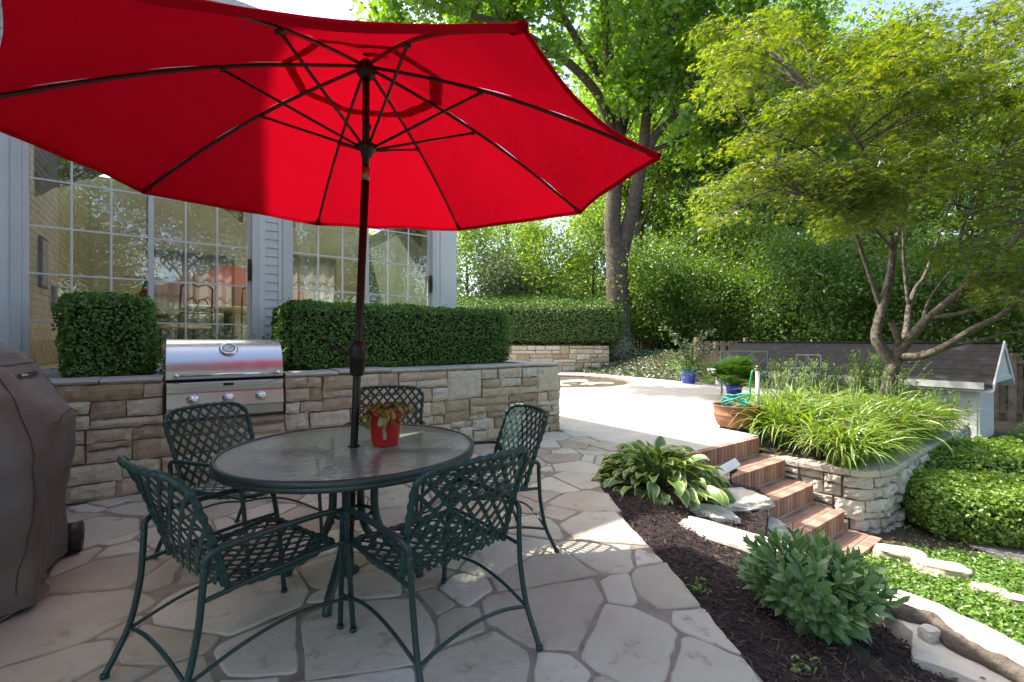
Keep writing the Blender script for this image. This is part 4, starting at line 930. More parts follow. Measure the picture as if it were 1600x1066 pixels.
# ================================================================== CHAIRS
def build_chair():
    t = thing('patio_chair', (0, 0, 0), '', 'chair', 'green strap patio chairs around the glass table', local=True)
    HWd = .245
    def back(p, q):   # p in -1..1, q in 0..1
        return np.array([HWd * p * (1.0 + .10 * q), -.205 - .15 * q - .03 * q * q + .055 * p * p * (.35 + .65 * q), .385 + .435 * q - .012 * p * p * q ** 3])
    def seat(p, q):   # q 0 rear .. 1 front
        return np.array([HWd * p * (1 + .02 * q), -.205 + .455 * q + .02 * (1 - q), .385 - .03 * math.sin(q * math.pi) + .018 * p * p * (1 - .4 * q) - .025 * max(0, q - .85) / .15 + .02 * q])
    def lattice(f, w, h, rc, top, ang, off, name, seed):
        rg = rs(seed); mb = MB()
        def inside(x, y):
            for (cx, cy) in ((-w / 2 + rc, h - rc), (w / 2 - rc, h - rc)):
                if (x < cx if cx < 0 else x > cx) and y > cy: return math.hypot(x - cx, y - cy) <= rc
            return -w / 2 <= x <= w / 2 and 0 <= y <= h
        for fam in (-1, 1):
            d = np.array([math.cos(ang), fam * math.sin(ang)]); n = np.array([-d[1], d[0]]); sp = .047
            for k in range(-16, 32):
                o = n * (k * sp * 1.0 + .012 * fam) + np.array([0, h * .0]); run = []
                for s in np.linspace(-1.3, 1.3, 180):
                    x, y = o + d * s
                    if inside(x, y): run.append((x, y))
                if len(run) < 5: continue
                run = run[::max(1, len(run) // 22)] + [run[-1]]
                pts = np.array([f(2 * x / w, y / h) for x, y in run]); nr = []
                for x, y in run:
                    a = f(2 * x / w + .02, y / h) - f(2 * x / w - .02, y / h); b = f(2 * x / w, y / h + .02) - f(2 * x / w, y / h - .02); c = np.cross(a, b); nr.append(c / np.linalg.norm(c))
                nr = np.array(nr); wv = np.sin(np.linalg.norm(pts - pts[0], axis=1) / sp * math.pi * .9 + k) * .0016
                mb.ribbon(pts + nr * (off + .0016 * fam + wv)[:, None], nr, .0158, .003)
        return mb.build(name, M_strap, t)
    def outline(f, w, h, rc):
        P = []
        P += [(-w / 2, y) for y in np.linspace(0, h - rc, 9)]
        P += [(-w / 2 + rc - rc * math.cos(a), h - rc + rc * math.sin(a)) for a in np.linspace(.2, math.pi / 2, 7)]
        P += [(x, h) for x in np.linspace(-w / 2 + rc, w / 2 - rc, 10)[1:]]
        P += [(w / 2 - rc + rc * math.sin(a), h - rc + rc * math.cos(a)) for a in np.linspace(.2, math.pi / 2, 7)]
        P += [(w / 2, y) for y in np.linspace(h - rc, 0, 9)[1:]]
        return smooth_path([tuple(f(2 * x / w, y / h)) for x, y in P], 4)
    def frame(P, name, r0=.0105):
        mb = MB(); s = np.concatenate([[0], np.cumsum(np.linalg.norm(np.diff(P, axis=0), axis=1))])
        rr = [r0 + .0035 * (1 if (q % .049) < .024 else 0) for q in s]; mb.tube(P, rr, 10); return mb.build(name, M_strap, t)
    lattice(back, .49, .47, .085, True, R(53), 0, 'backrest', 1); frame(outline(back, .49, .47, .085), 'back_frame')
    lattice(seat, .49, .455, .08, True, R(45), 0, 'seat', 2); frame(outline(seat, .49, .455, .08), 'seat_frame')
    for sx in (-1, 1):
        X = lambda x, y, z: (sx * x, y, z)
        arm = smooth_path([X(.262, -.268, .505), X(.268, -.262, .535), X(.278, -.22, .556), X(.288, -.10, .562), X(.290, .08, .560), X(.288, .19, .550), X(.284, .235, .530), X(.281, .252, .495)], 6)
        m = MB(); m.tube(arm, .0118, 12); m.build('armrest', M_green, t)
        m = MB(); m.tube(smooth_path([X(.281, .252, .495), X(.276, .268, .38), X(.272, .285, .2), X(.270, .30, .012)], 5), .0112, 12); m.tube([X(.270, .3, .013), X(.270, .301, .0)], .015, 12); m.build('leg', M_green, t)
        m = MB(); m.tube(smooth_path([X(.262, -.268, .505), X(.258, -.275, .40), X(.256, -.285, .30), X(.258, -.315, .16), X(.262, -.365, .05), X(.264, -.385, .012)], 5), .0112, 12); m.tube([X(.264, -.386, .013), X(.264, -.387, .0)], .015, 12); m.build('leg', M_green, t)
        m = MB(); m.tube(smooth_path([X(.257, -.277, .39), X(.262, -.1, .40), X(.268, .1, .405), X(.277, .265, .40)], 5), .0082, 10); m.build('side_rail', M_green, t)
        m = MB(); m.tube(smooth_path([X(.258, -.318, .145), X(.262, -.16, .185), X(.265, .0, .20), X(.268, .14, .185), X(.272, .286, .15)], 5), .0070, 10); m.build('stretcher', M_green, t)
    m = MB(); m.tube(smooth_path([(-.258, -.318, .145), (-.13, -.325, .185), (0, -.328, .20), (.13, -.325, .185), (.258, -.318, .145)], 5), .0070, 10); m.build('stretcher', M_green, t)
    return t
ch0 = build_chair()
spots = [((-.345, 1.945), (-.68, .73), 1.0, 'green strap patio chair nearest the camera at the right, its back turned to us'),
         ((-1.075, 1.86), (.56, .83), 1.0, 'green strap patio chair at front left, side on beside the covered grill'),
         ((-1.60, 2.76), (.95, -.3), 1.02, 'green strap patio chair in front of the steel grill'),
         ((-.985, 3.46), (.12, -1.), 1.05, 'green strap patio chair behind the table, mostly hidden by the red flowerpot'),
         ((-.20, 2.76), (-.9, -.43), 1.0, 'green strap patio chair on the right side of the table, facing left')]
def chairs_place():
    objs = [ch0] + [copy_tree(ch0) for _ in spots[1:]]
    for o, ((x, y), (fx, fy), s, lb) in zip(objs, spots):
        o.location = (x, y, .004); o.rotation_euler = (0, 0, math.atan2(fy, fx) - math.pi / 2); o.scale = (s, s, s); o['label'] = lb
chairs_place()

# ================================================================== CLIPPED HEDGES
def superbox(n, dims, e, rg, top_only=False):
    """points + outward normals on a rounded box of half-dims (a,b,z)"""
    d = np.array(dims); ar = np.array([d[1] * d[2], d[0] * d[2], d[0] * d[1]]); ar = ar / ar.sum()
    ax = rg.choice(3, n, p=ar); P = rg.uniform(-1, 1, (n, 3)); P[np.arange(n), ax] = rg.choice([-1, 1], n)
    l = (np.abs(P) ** e).sum(1) ** (1 / e); Q = P / l[:, None]; N = np.sign(Q) * np.abs(Q) ** (e - 1) / d; N /= np.linalg.norm(N, axis=1)[:, None]
    return Q * d, N
def clipped(name, c, dims, ang, n, leaf, lm, seed, label, cat, e=7, bump=.03, tmpl=OVAL, group=None, shape=None, depth=.06, twig=40, normal_jit=.8):
    rg = rs(seed); c = np.array(c, float); X = np.array([math.cos(ang), math.sin(ang), 0]); Y = np.array([-X[1], X[0], 0])
    P, N = superbox(n, dims, e, rg); P = P - N * (rg.rand(n)[:, None] ** 1.4 * depth - .012) + N * (rg.rand(n)[:, None] > .96) * rg.rand(n)[:, None] * depth * .8
    off = np.array([bump * (nz(p, 2.6, seed) + .7 * nz(p, 6.5, seed) + .5 * nz(p, 15, seed)) for p in P]); P = P + N * off[:, None]
    if shape is not None: P = shape(P)
    Wp = c + P[:, :1] * X + P[:, 1:2] * Y + P[:, 2:] * UP; Wn = N[:, :1] * X + N[:, 1:2] * Y + N[:, 2:] * UP + rg.normal(0, normal_jit, (n, 3)); Wn[:, 2] += .25
    t = thing(name, c - UP * dims[2], label, cat, group)
    m = MB(); m.leaves(Wp, Wn, leaf, tmpl, rg); m.build('foliage', lm, t)
    P2, N2 = [], None
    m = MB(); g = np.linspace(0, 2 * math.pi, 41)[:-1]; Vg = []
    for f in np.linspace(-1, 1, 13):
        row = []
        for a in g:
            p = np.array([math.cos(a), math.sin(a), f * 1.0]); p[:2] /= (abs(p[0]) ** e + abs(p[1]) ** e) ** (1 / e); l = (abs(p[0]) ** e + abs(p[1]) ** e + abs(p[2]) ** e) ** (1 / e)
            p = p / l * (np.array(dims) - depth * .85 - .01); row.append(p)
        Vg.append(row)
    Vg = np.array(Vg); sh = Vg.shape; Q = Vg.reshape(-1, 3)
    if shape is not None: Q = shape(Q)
    Q = c + Q[:, :1] * X + Q[:, 1:2] * Y + Q[:, 2:] * UP; Q = Q.reshape(sh); m.grid(Q, 0, closed=True); k = len(g)  # dark shell added inside the leaves to stop light passing through
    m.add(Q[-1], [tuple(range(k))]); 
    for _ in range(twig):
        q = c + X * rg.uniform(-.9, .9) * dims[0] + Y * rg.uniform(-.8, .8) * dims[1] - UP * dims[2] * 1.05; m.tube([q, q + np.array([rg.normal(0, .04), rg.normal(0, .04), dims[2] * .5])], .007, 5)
    m.build('core_and_twigs', M_core, t); return t
clipped('boxwood', W(-4.82, .80, 1.285), (.305, .36, .375), THU, 13000, .030, L_box, 101, 'square clipped boxwood shrub in the planter left of the steel grill', 'shrub', e=9)
clipped('boxwood_hedge', W(-1.95, .80, 1.30), (1.50, .36, .385), THU, 42000, .030, L_box, 102, 'long clipped boxwood hedge in the planter below the right window', 'hedge', e=9, bump=.035)
def sprig(name, c, n, h, sp, leaf, lm, seed, label, cat='plant'):
    rg = rs(seed); t = thing(name, c, label, cat); c = np.array(c, float); mb = MB(); C = []; T = []
    for k in range(n):
        a = rg.uniform(0, 6.28); tl = rg.uniform(.05, .6); d = np.array([math.cos(a) * tl, math.sin(a) * tl, 1]); d /= np.linalg.norm(d); hh = h * rg.uniform(.6, 1.1); b = c + np.array([rg.normal(0, sp), rg.normal(0, sp), 0])
        P = [b + d * hh * s + np.array([math.cos(a), math.sin(a), 0]) * .12 * h * s * s for s in np.linspace(0, 1, 6)]; mb.tube(P, .0035, 5)
        for s in np.linspace(.2, 1, 12): p = np.array(P[0]) * (1 - s) + np.array(P[-1]) * s; C.append(p + rg.normal(0, .02, 3)); T.append(rg.normal(0, 1, 3) + np.array([0, 0, .4]))
    mb.build('stem', M_stem, t); m = MB(); C = np.array(C); N = rg.normal(0, .6, C.shape) + UP; m.leaves(C, N, leaf, OVAL, rg, T=np.array(T)); m.build('foliage', lm, t); return t
sprig('young_shrub', W(-4.35, .70, .87), 26, .36, .06, .04, L_box, 111, 'thin leafy young shrub between the square boxwood and the grill')
sprig('young_shrub', W(-3.95, .95, .87), 34, .46, .22, .04, L_box, 112, 'low leafy shrub sticking up just behind the grill hood')
sprig('young_shrub', W(-3.42, .62, .87), 26, .42, .07, .04, L_bush, 113, 'loose light green shrub at the left end of the long boxwood hedge')

def slope(P):
    Q = P.copy(); f = np.clip((P[:, 1] + 1.3) / 2.6, 0, 1); Q[:, 2] += np.where(P[:, 2] > 0, P[:, 2] / 1.0 * .9 * f, 0); return Q
clipped('yew_hedge', (.2, 20.1, 1.95), (4.6, 1.25, .78), .0, 60000, .075, L_hedge, 103, 'wide sloping yew hedge with bright sunlit top beyond the house corner', 'hedge', e=8, bump=.10, tmpl=DIA, shape=slope, depth=.16, twig=160)
t = thing('low_stone_wall', (.8, 18.7, .1), 'low rustic stone wall under the far yew hedge', 'stone wall'); m = MB(); rg = rs(41)
courses(m, lambda s: np.array([-4.2 + s, 18.72, 0]), lambda s: np.array([0, -1., 0]), 8.2, .0, 1.06, rg, hmin=.12, hmax=.2, band=.4, lmin=.5, lmax=1.1, gap=.03, out=.05)
m.box((-.1, 19.1, .5), (4.1, 0, 0), (0, .36, 0), (0, 0, .55), 1); m.build('stonework', [M_stone, M_wallmortar], t)

def bushshape(P): return P
clipped('clipped_shrub', (5.50, 5.28, -.67), (.80, .60, .285), -.35, 26000, .046, L_bush, 104, 'bright green clipped shrub on the lower level at the right edge, nearest one', 'shrub', e=5, bump=.06, depth=.12, normal_jit=.9)
clipped('clipped_shrub', (6.75, 6.75, -.62), (1.15, .8, .34), -.3, 26000, .05, L_bush, 105, 'spreading bright green clipped shrub behind the nearest one, toward the shed', 'shrub', e=4, bump=.09, depth=.12, normal_jit=.9)

# ================================================================== GROUND COVERS
rg = rs(51)
def scatter(poly_fn, box, n, zf, leaf, tmpl, lm, name, label, cat, zr=(.01, .07), tilt=.6, var=.4, clump=.0):
    x = rg.uniform(box[0], box[1], n); y = rg.uniform(box[2], box[3], n); C = []
    for a, b in zip(x, y):
        if poly_fn(a, b): C.append((a, b, zf(a, b) + rg.uniform(*zr) + (max(0, clump * nz((a, b, 0), 3)))))
    C = np.array(C); N = rg.normal(0, tilt, C.shape); N[:, 2] += 1; m = MB(); m.leaves(C, N, leaf, tmpl, rg, var=var); stuff(m.build(name, lm), label, cat)
def lowgc(x, y):
    a, b = AB(x, y)
    return x > rim_x(y) + .06 and b < -3.12 + .1 * math.sin(a * 3) and y < 5.2 - .42 * (x - 3.2) + .02 * math.sin(x * 7) and y > -.5 and x < 4.15 + .33 * (y - 2.2) + .12 and not (a > 1.7 and b > -3.35)
scatter(lowgc, (1.5, 6.4, .6, 5.6), 90000, lambda x, y: -.95, .034, OVAL, L_cover, 'ground_cover', 'bright green small leaved ground cover on the lower level beside the steps', 'ground cover', (.015, .075), .55, clump=.05)
scatter(lambda x, y: x > 7.4 and AB(x, y)[1] < -2.95 and y < 13, (7.4, 17, 5, 13), 26000, lambda x, y: gh(x, y), .06, DIA, L_cover, 'lawn_cover', 'leafy low ground cover in front of the shed', 'ground cover', (.02, .12))
def ivyz(x, y):
    a, b = AB(x, y); return (a > 8.4 or b > 10.1) and not (a > 8.3 and b < 3.6) and y < 25
scatter(ivyz, (-1, 16, 12, 25), 42000, gh, .085, OVAL, L_ivy, 'ivy_ground', 'dull ivy ground cover with dry leaves beyond the terrace', 'ground cover', (.01, .12), .7, clump=.2)
scatter(ivyz, (-1, 16, 12, 25), 9000, gh, .08, OVAL, L_dry, 'leaf_litter', 'dry fallen leaves among the ivy beyond the terrace', 'leaf litter', (.005, .09), .5)
scatter(lambda x, y: edge_x(y) + .05 < x < rim_x(y), (.8, 2.6, 1.2, 5.2), 90, lambda x, y: -.02 - .08 * sm((x - edge_x(y)) / 1.2), .026, DIA, L_dry, 'twig_litter', 'few dry leaf bits lying on the bark mulch', 'leaf litter', (.01, .03), .3)

scatter(lambda x, y: AB(x, y)[1] < -3.15 and y > 4.3 - .3 * (x - 3.6), (3.3, 7.5, 3.6, 6.6), 5200, lambda x, y: -.945, .035, DIA, L_dry, 'bed_litter', 'brown leaf litter on the soil around the clipped shrubs', 'leaf litter', (.003, .02), .4, .6)
# ================================================================== HOSTA
def hosta(c, seed):
    rg = rs(seed); c = np.array(c, float); t = thing('hosta', c, 'large hosta with cream edged green leaves between the patio and the steps', 'plant')
    m = MB(); st = MB(); ns, nw = 9, 7
    for k in range(230):
        f = (k + .5) / 230; a = k * 2.39996 + rg.normal(0, .25); el = R(84 - 70 * f ** .9) + rg.normal(0, .1); L = rg.uniform(.28, .37) * (1.0 + .38 * f); ll = rg.uniform(.13, .21); lw = ll * rg.uniform(.27, .34)
        d = np.array([math.cos(a), math.sin(a), 0]); side = np.array([-d[1], d[0], 0]); p = c + d * rg.uniform(.01, .1)
        P = [p + (d * math.cos(el) * 1.0 + UP * math.sin(el)) * L * s - UP * .06 * s * s for s in (0, .5, 1)]; st.tube(P, .005, 6)
        q = P[-1]; e2 = el - .3 + rg.normal(0, .2); roll = rg.normal(0, .3); Vg = []; K = []; pos = q.copy()
        for i in range(ns):
            s = i / (ns - 1); w = lw * (math.sin(math.pi * min(1, (s * .93 + .07)) ** .72)) ** .85 * (1 - .15 * s) if 0 < i < ns - 1 else (lw * .28 if i == 0 else .001)
            ang = e2 - (1.15 + .1 * f) * s ** 1.2; dirv = d * math.cos(ang) + UP * math.sin(ang); nn = -d * math.sin(ang) + UP * math.cos(ang); sd_ = side * math.cos(roll) + nn * math.sin(roll); nr_ = nn * math.cos(roll) - side * math.sin(roll)
            if i: pos = pos + dirv * ll / (ns - 1)
            row = []; kr = []
            for j in range(nw):
                u = j / (nw - 1) * 2 - 1; row.append(pos + sd_ * u * w + nr_ * (abs(u) ** 1.4 * .32 * w + .006 * math.sin(s * 9 + k) * abs(u))); kr.append(max(abs(u), 1.0 if i == ns - 1 else .0, (s - .7) / .3))
            Vg.append(row); K.append(kr)
        m.grid(np.array(Vg), 0, True, np.array(K).ravel())
    m.build('foliage', L_hosta, t, attr=True); st.build('leaf_stalks', M_stem, t)
hosta((1.33, 4.16, -.10), 61)
sprig('seedling', D(1248, 1030, 1.78) * [1, 1, 0] + np.array([0, 0, -.06]), 4, .05, .02, .02, L_cover, 62, 'tiny green seedling in the mulch in front of the sedum')
sprig('seedling', D(1090, 915, 2.3) * [1, 1, 0] + np.array([0, 0, -.03]), 4, .05, .012, .02, L_cover, 63, 'tiny green seedling in the mulch near the patio edge')

# ================================================================== SEDUM
def sedum(c, seed):
    rg = rs(seed); c = np.array(c, float); t = thing('sedum', c, 'bushy blue green sedum plant with fleshy leaves growing in the mulch', 'plant'); m = MB(); st = MB()
    LF = ([(0, -.05, 0), (.25, -.13, .03), (.6, -.2, .06), (.9, -.12, .05), (1., 0, .02), (.9, .12, .05), (.6, .2, .06), (.25, .13, .03), (0, .05, 0), (.5, 0, -.02)], [(0, 1, 9, 9), ])
    LF = ([(0, -.04, 0), (.35, -.15, .05), (.7, -.19, .05), (1., 0, -.03), (.7, .19, .05), (.35, .15, .05), (0, .04, 0), (.35, 0, -.01), (.7, 0, -.015)], [(0, 1, 7, 6), (1, 2, 8, 7), (2, 3, 8, 8), (3, 4, 8, 8), (4, 5, 7, 8), (5, 6, 7, 7)])
    q4 = [(0, 1, 7, 6), (1, 2, 8, 7), (7, 8, 4, 5), (6, 7, 5, 5)]
    for k in range(84):
        f = math.sqrt((k + .5) / 84); a = k * 2.39996 + rg.normal(0, .2); d = np.array([math.cos(a), math.sin(a), 0]); tl = f * .70; h = rg.uniform(.36, .44) * (1.02 - .38 * f ** 2)
        b = c + d * .11 * f; P = [b + (d * math.sin(tl * s * .95 + .1 * f) + UP * math.cos(tl * s * .8)) * h * s for s in np.linspace(0, 1, 9)]; st.tube(P, [.0055] * 6 + [.004] * 3, 6)
        nl = 22
        for j in range(nl):
            s = .22 + .78 * j / (nl - 1); x = s * 8; i0 = min(int(x), 7); p = P[i0] * (1 - x + i0) + P[i0 + 1] * (x - i0); tv = P[i0 + 1] - P[i0]; tv /= np.linalg.norm(tv)
            e1 = np.cross(tv, [0.3, .2, .9]); e1 /= np.linalg.norm(e1); e2 = np.cross(tv, e1); aa = j * 2.4 + k; rad = e1 * math.cos(aa) + e2 * math.sin(aa); up = .5 + .85 * (max(0, s - .55) / .45) ** 1.3 - (.4 if s < .5 else 0) + rg.normal(0, .14)
            T = rad * math.cos(up) + tv * math.sin(up); N = tv * math.cos(up) - rad * math.sin(up); L = (.100 - .034 * max(0, s - .6) / .4) * rg.uniform(.8, 1.15)
            V = np.array([(p + T * L * q[0] + np.cross(N, T) * L * q[1] * 1.0 + N * L * (q[2] * .8 - .16 * q[0] ** 2)) for q in LF[0]])
            m.add(V, [(0, 1, 7, 6), (1, 2, 8, 7), (2, 3, 8), (8, 3, 4), (7, 8, 4, 5), (6, 7, 5)], 0, True)
    m.build('foliage', L_sedum, t); st.build('stem', M_stem, t)
sedum((1.42, 2.16, -.13), 71)

# ================================================================== DAYLILIES
GRD = 'daylilies filling the raised stone bed'
def daylily(seed, nb=170, H0=.62, stalks=1):
    rg = rs(seed); t = thing('daylily', (0, 0, 0), 'arching grassy daylily clump in the raised stone bed', 'plant', GRD, local=True); m = MB()
    for k in range(nb):
        a = rg.uniform(0, 6.28); d = np.array([math.cos(a), math.sin(a), 0]); L = H0 * rg.uniform(.85, 1.35); el = R(rg.uniform(54, 88)); cur = rg.uniform(1.1, 2.3); w = rg.uniform(.010, .017); p = np.array([rg.normal(0, .07), rg.normal(0, .07), 0]); side = np.array([-d[1], d[0], 0]); row = []; n = 9
        tw = rg.normal(0, .35)
        for i in range(n):
            s = i / (n - 1); e = el - cur * s ** 1.7; dirv = d * math.cos(e) + UP * math.sin(e); nn = UP * math.cos(e) - d * math.sin(e)
            if i: p = p + dirv * L / (n - 1)
            ww = w * (1 - s ** 3) * (.75 + .25 * min(1, s * 5)) + .0006; sd_ = side * math.cos(tw * s) + nn * math.sin(tw * s)
            row.append([p - sd_ * ww + nn * ww * .35, p.copy(), p + sd_ * ww + nn * ww * .35])
        m.grid(np.array(row), 1 if rg.rand() < .06 else 0, False)
    m.build('foliage', [L_day, L_dry], t)
    for k in range(stalks):
        s_ = MB(); a = rg.uniform(0, 6.28); b = np.array([rg.normal(0, .08), rg.normal(0, .08), 0]); h = rg.uniform(.72, .98); tp = b + np.array([math.cos(a) * .1, math.sin(a) * .1, h]); s_.tube([b, (b + tp) / 2 + np.array([.01, 0, .02]), tp], [.0055, .005, .004], 6)
        for q in range(rg.randint(2, 4)):
            aa = rg.uniform(0, 6.28); e = tp + np.array([math.cos(aa) * .06, math.sin(aa) * .06, rg.uniform(.02, .09)]); s_.tube([tp - UP * .05, e], .0032, 5)
        
        for q in range(rg.randint(6, 10)):
            aa = rg.uniform(0, 6.28); rr = rg.uniform(.01, .075); e = tp + np.array([math.cos(aa) * rr, math.sin(aa) * rr, rg.uniform(-.01, .10)]); dv = np.array([math.cos(aa) * .5, math.sin(aa) * .5, 1]); dv /= np.linalg.norm(dv); ln = rg.uniform(.022, .05)
            s_.tube([tp - UP * .03, e], .002, 4); s_.tube([e, e + dv * ln * .4, e + dv * ln * .8, e + dv * ln], [.0025, .0065, .005, .001], 6, 1)
        s_.build('flower_stalk', [M_stem, L_bud], t)
    return t
protos = [daylily(81, 210, .74, 1), daylily(82, 210, .76, 3), daylily(83, 200, .66, 0)]
dspots = []
rg = rs(84)
for i, a in enumerate(np.arange(2.12, 5.6, .40)):
    for j, b in enumerate((-2.70, -2.36, -1.93, -1.45)):
        if (a > 4.9 and j == 3) or (a < 2.45 and j >= 2): continue
        dspots.append((a + rg.normal(0, .06) + (.2 if j % 2 else 0), b + rg.normal(0, .05), (1 if (j >= 2 and a < 3.9) else (2 if j == 0 else int(rg.choice([0, 1, 2], p=[.45, .2, .35])))), rg.uniform(0, 6.28), rg.uniform(.85, 1.12)))
used = set()
for a, b, k, yaw, s in dspots:
    o = protos[k] if k not in used else copy_tree(protos[k]); used.add(k)
    w = W(a, b, -.24 + .1 * (b + 2.9) / 1.9); o.location = w; o.rotation_euler = (0, 0, yaw); o.scale = (s, s, s); o['label'] = 'arching grassy daylily clump in the raised stone bed'
# strappy young plant by the rusty tub
def strappy(c, n, L, w, seed, label, name, lm=None, pot=None, el=(30, 75), cur=1.3):
    rg = rs(seed); c = np.array(c, float); t = thing(name, c, label, 'plant'); m = MB()
    for k in range(n):
        a = rg.uniform(0, 6.28); d = np.array([math.cos(a), math.sin(a), 0]); side = np.array([-d[1], d[0], 0]); p = c + d * .02; e0 = R(rg.uniform(*el)); l = L * rg.uniform(.7, 1.1); row = []
        for i in range(8):
            s = i / 7; e = e0 - cur * s ** 1.6; dv = d * math.cos(e) + UP * math.sin(e); nn = UP * math.cos(e) - d * math.sin(e)
            if i: p = p + dv * l / 7
            ww = w * (1 - s ** 3) + .0005; row.append([p - side * ww + nn * ww * .3, p.copy(), p + side * ww + nn * ww * .3])
        m.grid(np.array(row), 0, False)
    m.build('foliage', lm or L_day, t); return t
strappy(W(1.98, -1.72, -.01), 7, .34, .011, 91, 'small strappy plant at the end of the top brick step', 'young_daylily')

# ================================================================== TERRACE PROPS
# rusty tub with coiled hose
rc = W(2.22, -1.02, 0); rc = G(1150, 668, 0)
t = thing('rusty_tub', rc, 'rusty round iron tub on the terrace holding a coiled hose', 'tub')
m = MB(); m.lathe(rc, [(.001, .01), (.20, .01), (.24, .03), (.275, .10), (.292, .17), (.29, .176), (.298, .182), (.296, .21), (.288, .215), (.295, .27), (.305, .315), (.318, .325), (.312, .335), (.295, .318), (.28, .2), (.25, .06), (.001, .04)], 56); m.build('bowl', M_rust, t)
for s in (-.5, 1.2):
    d = np.array([math.cos(s - 1.6), math.sin(s - 1.6), 0]); e = np.array([-d[1], d[0], 0]); c = rc + d * .30 + UP * .24; m = MB(); m.tube([c + e * .04 * math.cos(q) + UP * .045 * math.sin(q) + d * .012 for q in np.linspace(0, 6.28, 17)[:-1]], .007, 7, closed=True); m.build('ring_handle', M_rust, t)
sp0 = D(1184, 660, 6.75); sp0[2] = 0; sph = D(1184, 577, 6.75)[2]
m = MB(); P = []
for q in np.linspace(0, 2 * math.pi * 5.4, 150):
    k = q / (2 * math.pi); P.append(rc + np.array([.19 * math.cos(q) + .02 * math.sin(k * 2), .17 * math.sin(q) + .02 * math.cos(k * 3), .245 + .03 * k + .10 * math.sin(q * .5 + k) * (1 if k > 2 else .3)]))
m.tube(smooth_path([tuple(p) for p in P], 2), .0125, 8); o = m.build('garden_hose', M_hose, None, tuple(rc + UP * .3)); tag(o, 'turquoise green garden hose coiled in the rusty tub', 'hose')
m = MB(); hz = sp0 + UP * (sph - .01); m.tube(smooth_path([tuple(hz + np.array([-.035, -.02, .0])), tuple(hz + np.array([-.10, -.04, -.02])), tuple(hz + np.array([-.14, -.06, -.15])), tuple(hz + np.array([-.19, -.1, -.42])), tuple(rc + np.array([.05, .1, .28]))], 6), .0125, 8); o = m.build('garden_hose', M_hose2, None, tuple(hz)); tag(o, 'dark green hose hanging from the white standpipe into the tub', 'hose')
t = thing('standpipe', sp0, 'white upright water standpipe with brass tap behind the rusty tub', 'tap'); m = MB(); m.tube([sp0, sp0 + UP * (sph - .03)], .028, 16); m.build('pipe', M_white, t)
m = MB(); m.tube([sp0 + UP * (sph - .03), sp0 + UP * (sph + .03)], .02, 12); m.tube([sp0 + UP * (sph), sp0 + np.array([-.05, -.02, sph])], .012, 10); m.tube([sp0 + UP * (sph + .03), sp0 + UP * (sph + .05)], .03, 10); m.build('tap', M_copper, t)

def pot(t, c, r0, r1, h, mt):
    m = MB(); m.lathe(c, [(.001, 0), (r0, 0), (r0 * 1.06, h * .1), (r1 * .97, h * .82), (r1, h * .86), (r1 * 1.05, h * .9), (r1 * 1.06, h), (r1 * .98, h), (r1 * .94, h * .9), (.001, h * .88)], 40); return m.build('pot', mt, t)
pb = G(1076, 599); t = thing('potted_shrub', pb, 'tall arching shrub in a cobalt blue pot on the far side of the terrace', 'plant'); pot(t, pb, .18, .235, .40, M_bluepot)
rg = rs(95); m = MB(); st = MB(); C = []; T = []
for (dx, dz, dy) in ((-.85, 1.35, 0), (-.45, 1.05, .1), (.5, 1.15, .1), (.75, 1.25, -.1), (-.7, .55, -.1), (.65, .55, .1), (.2, .8, .2), (-.15, .9, -.2), (.9, .75, .2)):
    P = [pb + UP * .36 + np.array([dx * s ** 1.25, dy * s, dz * (1 - (1 - s) ** 1.5)]) for s in np.linspace(0, 1, 10)]; st.tube(P, [.012 - .009 * i / 9 for i in range(10)], 5)
    for s in np.linspace(.25, 1, 46): x = s * 8.99; i0 = int(x); p = P[i0] * (1 - x + i0) + P[i0 + 1] * (x - i0); C.append(p + rg.normal(0, .05, 3)); T.append(rg.normal(0, 1, 3))
C = np.array(C); m.leaves(C, rg.normal(0, .5, C.shape) + UP, .11, OVAL, rg, T=np.array(T)); st.build('stem', M_jbark, t); m.build('foliage', L_silver, t)
m = MB(); C = pb + UP * .5 + rg.normal(0, 1, (700, 3)) * [.24, .2, .14]; m.leaves(C, rg.normal(0, .6, C.shape) + UP, .07, OVAL, rg); m.build('lower_foliage', L_fern, t)
def fern(c, n, L, seed, label, potm=None):
    rg = rs(seed); c = np.array(c, float); t = thing('potted_fern', c, label, 'plant')
    if potm: pot(t, c, .13, .17, .28, potm)
    b = c + UP * (.27 if potm else 0); m = MB()
    for k in range(n):
        a = rg.uniform(0, 6.28); d = np.array([math.cos(a), math.sin(a), 0]); side = np.array([-d[1], d[0], 0]); e0 = R(rg.uniform(28, 88)); l = L * rg.uniform(.7, 1.1); p = b + d * .03; Cq = []; Nq = []; Tq = []; Sz = []
        for i in range(22):
            s = i / 21; e = e0 - 1.5 * s ** 1.5; dv = d * math.cos(e) + UP * math.sin(e); nn = UP * math.cos(e) - d * math.sin(e); p = p + dv * l / 21; q = .16 * math.sin(math.pi * min(1, s * .9 + .12)) * L / .6
            for sg in (-1, 1): T = side * sg + dv * .5; T /= np.linalg.norm(T); Cq.append(p + T * q * .5); Nq.append(nn); Tq.append(T); Sz.append(q)
        m.leaves(np.array(Cq), np.array(Nq), np.array(Sz), ([(-.5, -.06, 0), (.1, -.13, 0), (.5, 0, -.05), (.1, .13, 0)], [(0, 1, 2, 3)]), rg, T=np.array(Tq))
    m.build('foliage', L_fern, t); return t
fern(G(1147, 622), 44, .95, 97, 'leafy fern in a blue pot between the rusty tub and the wire bench', M_bluepot)
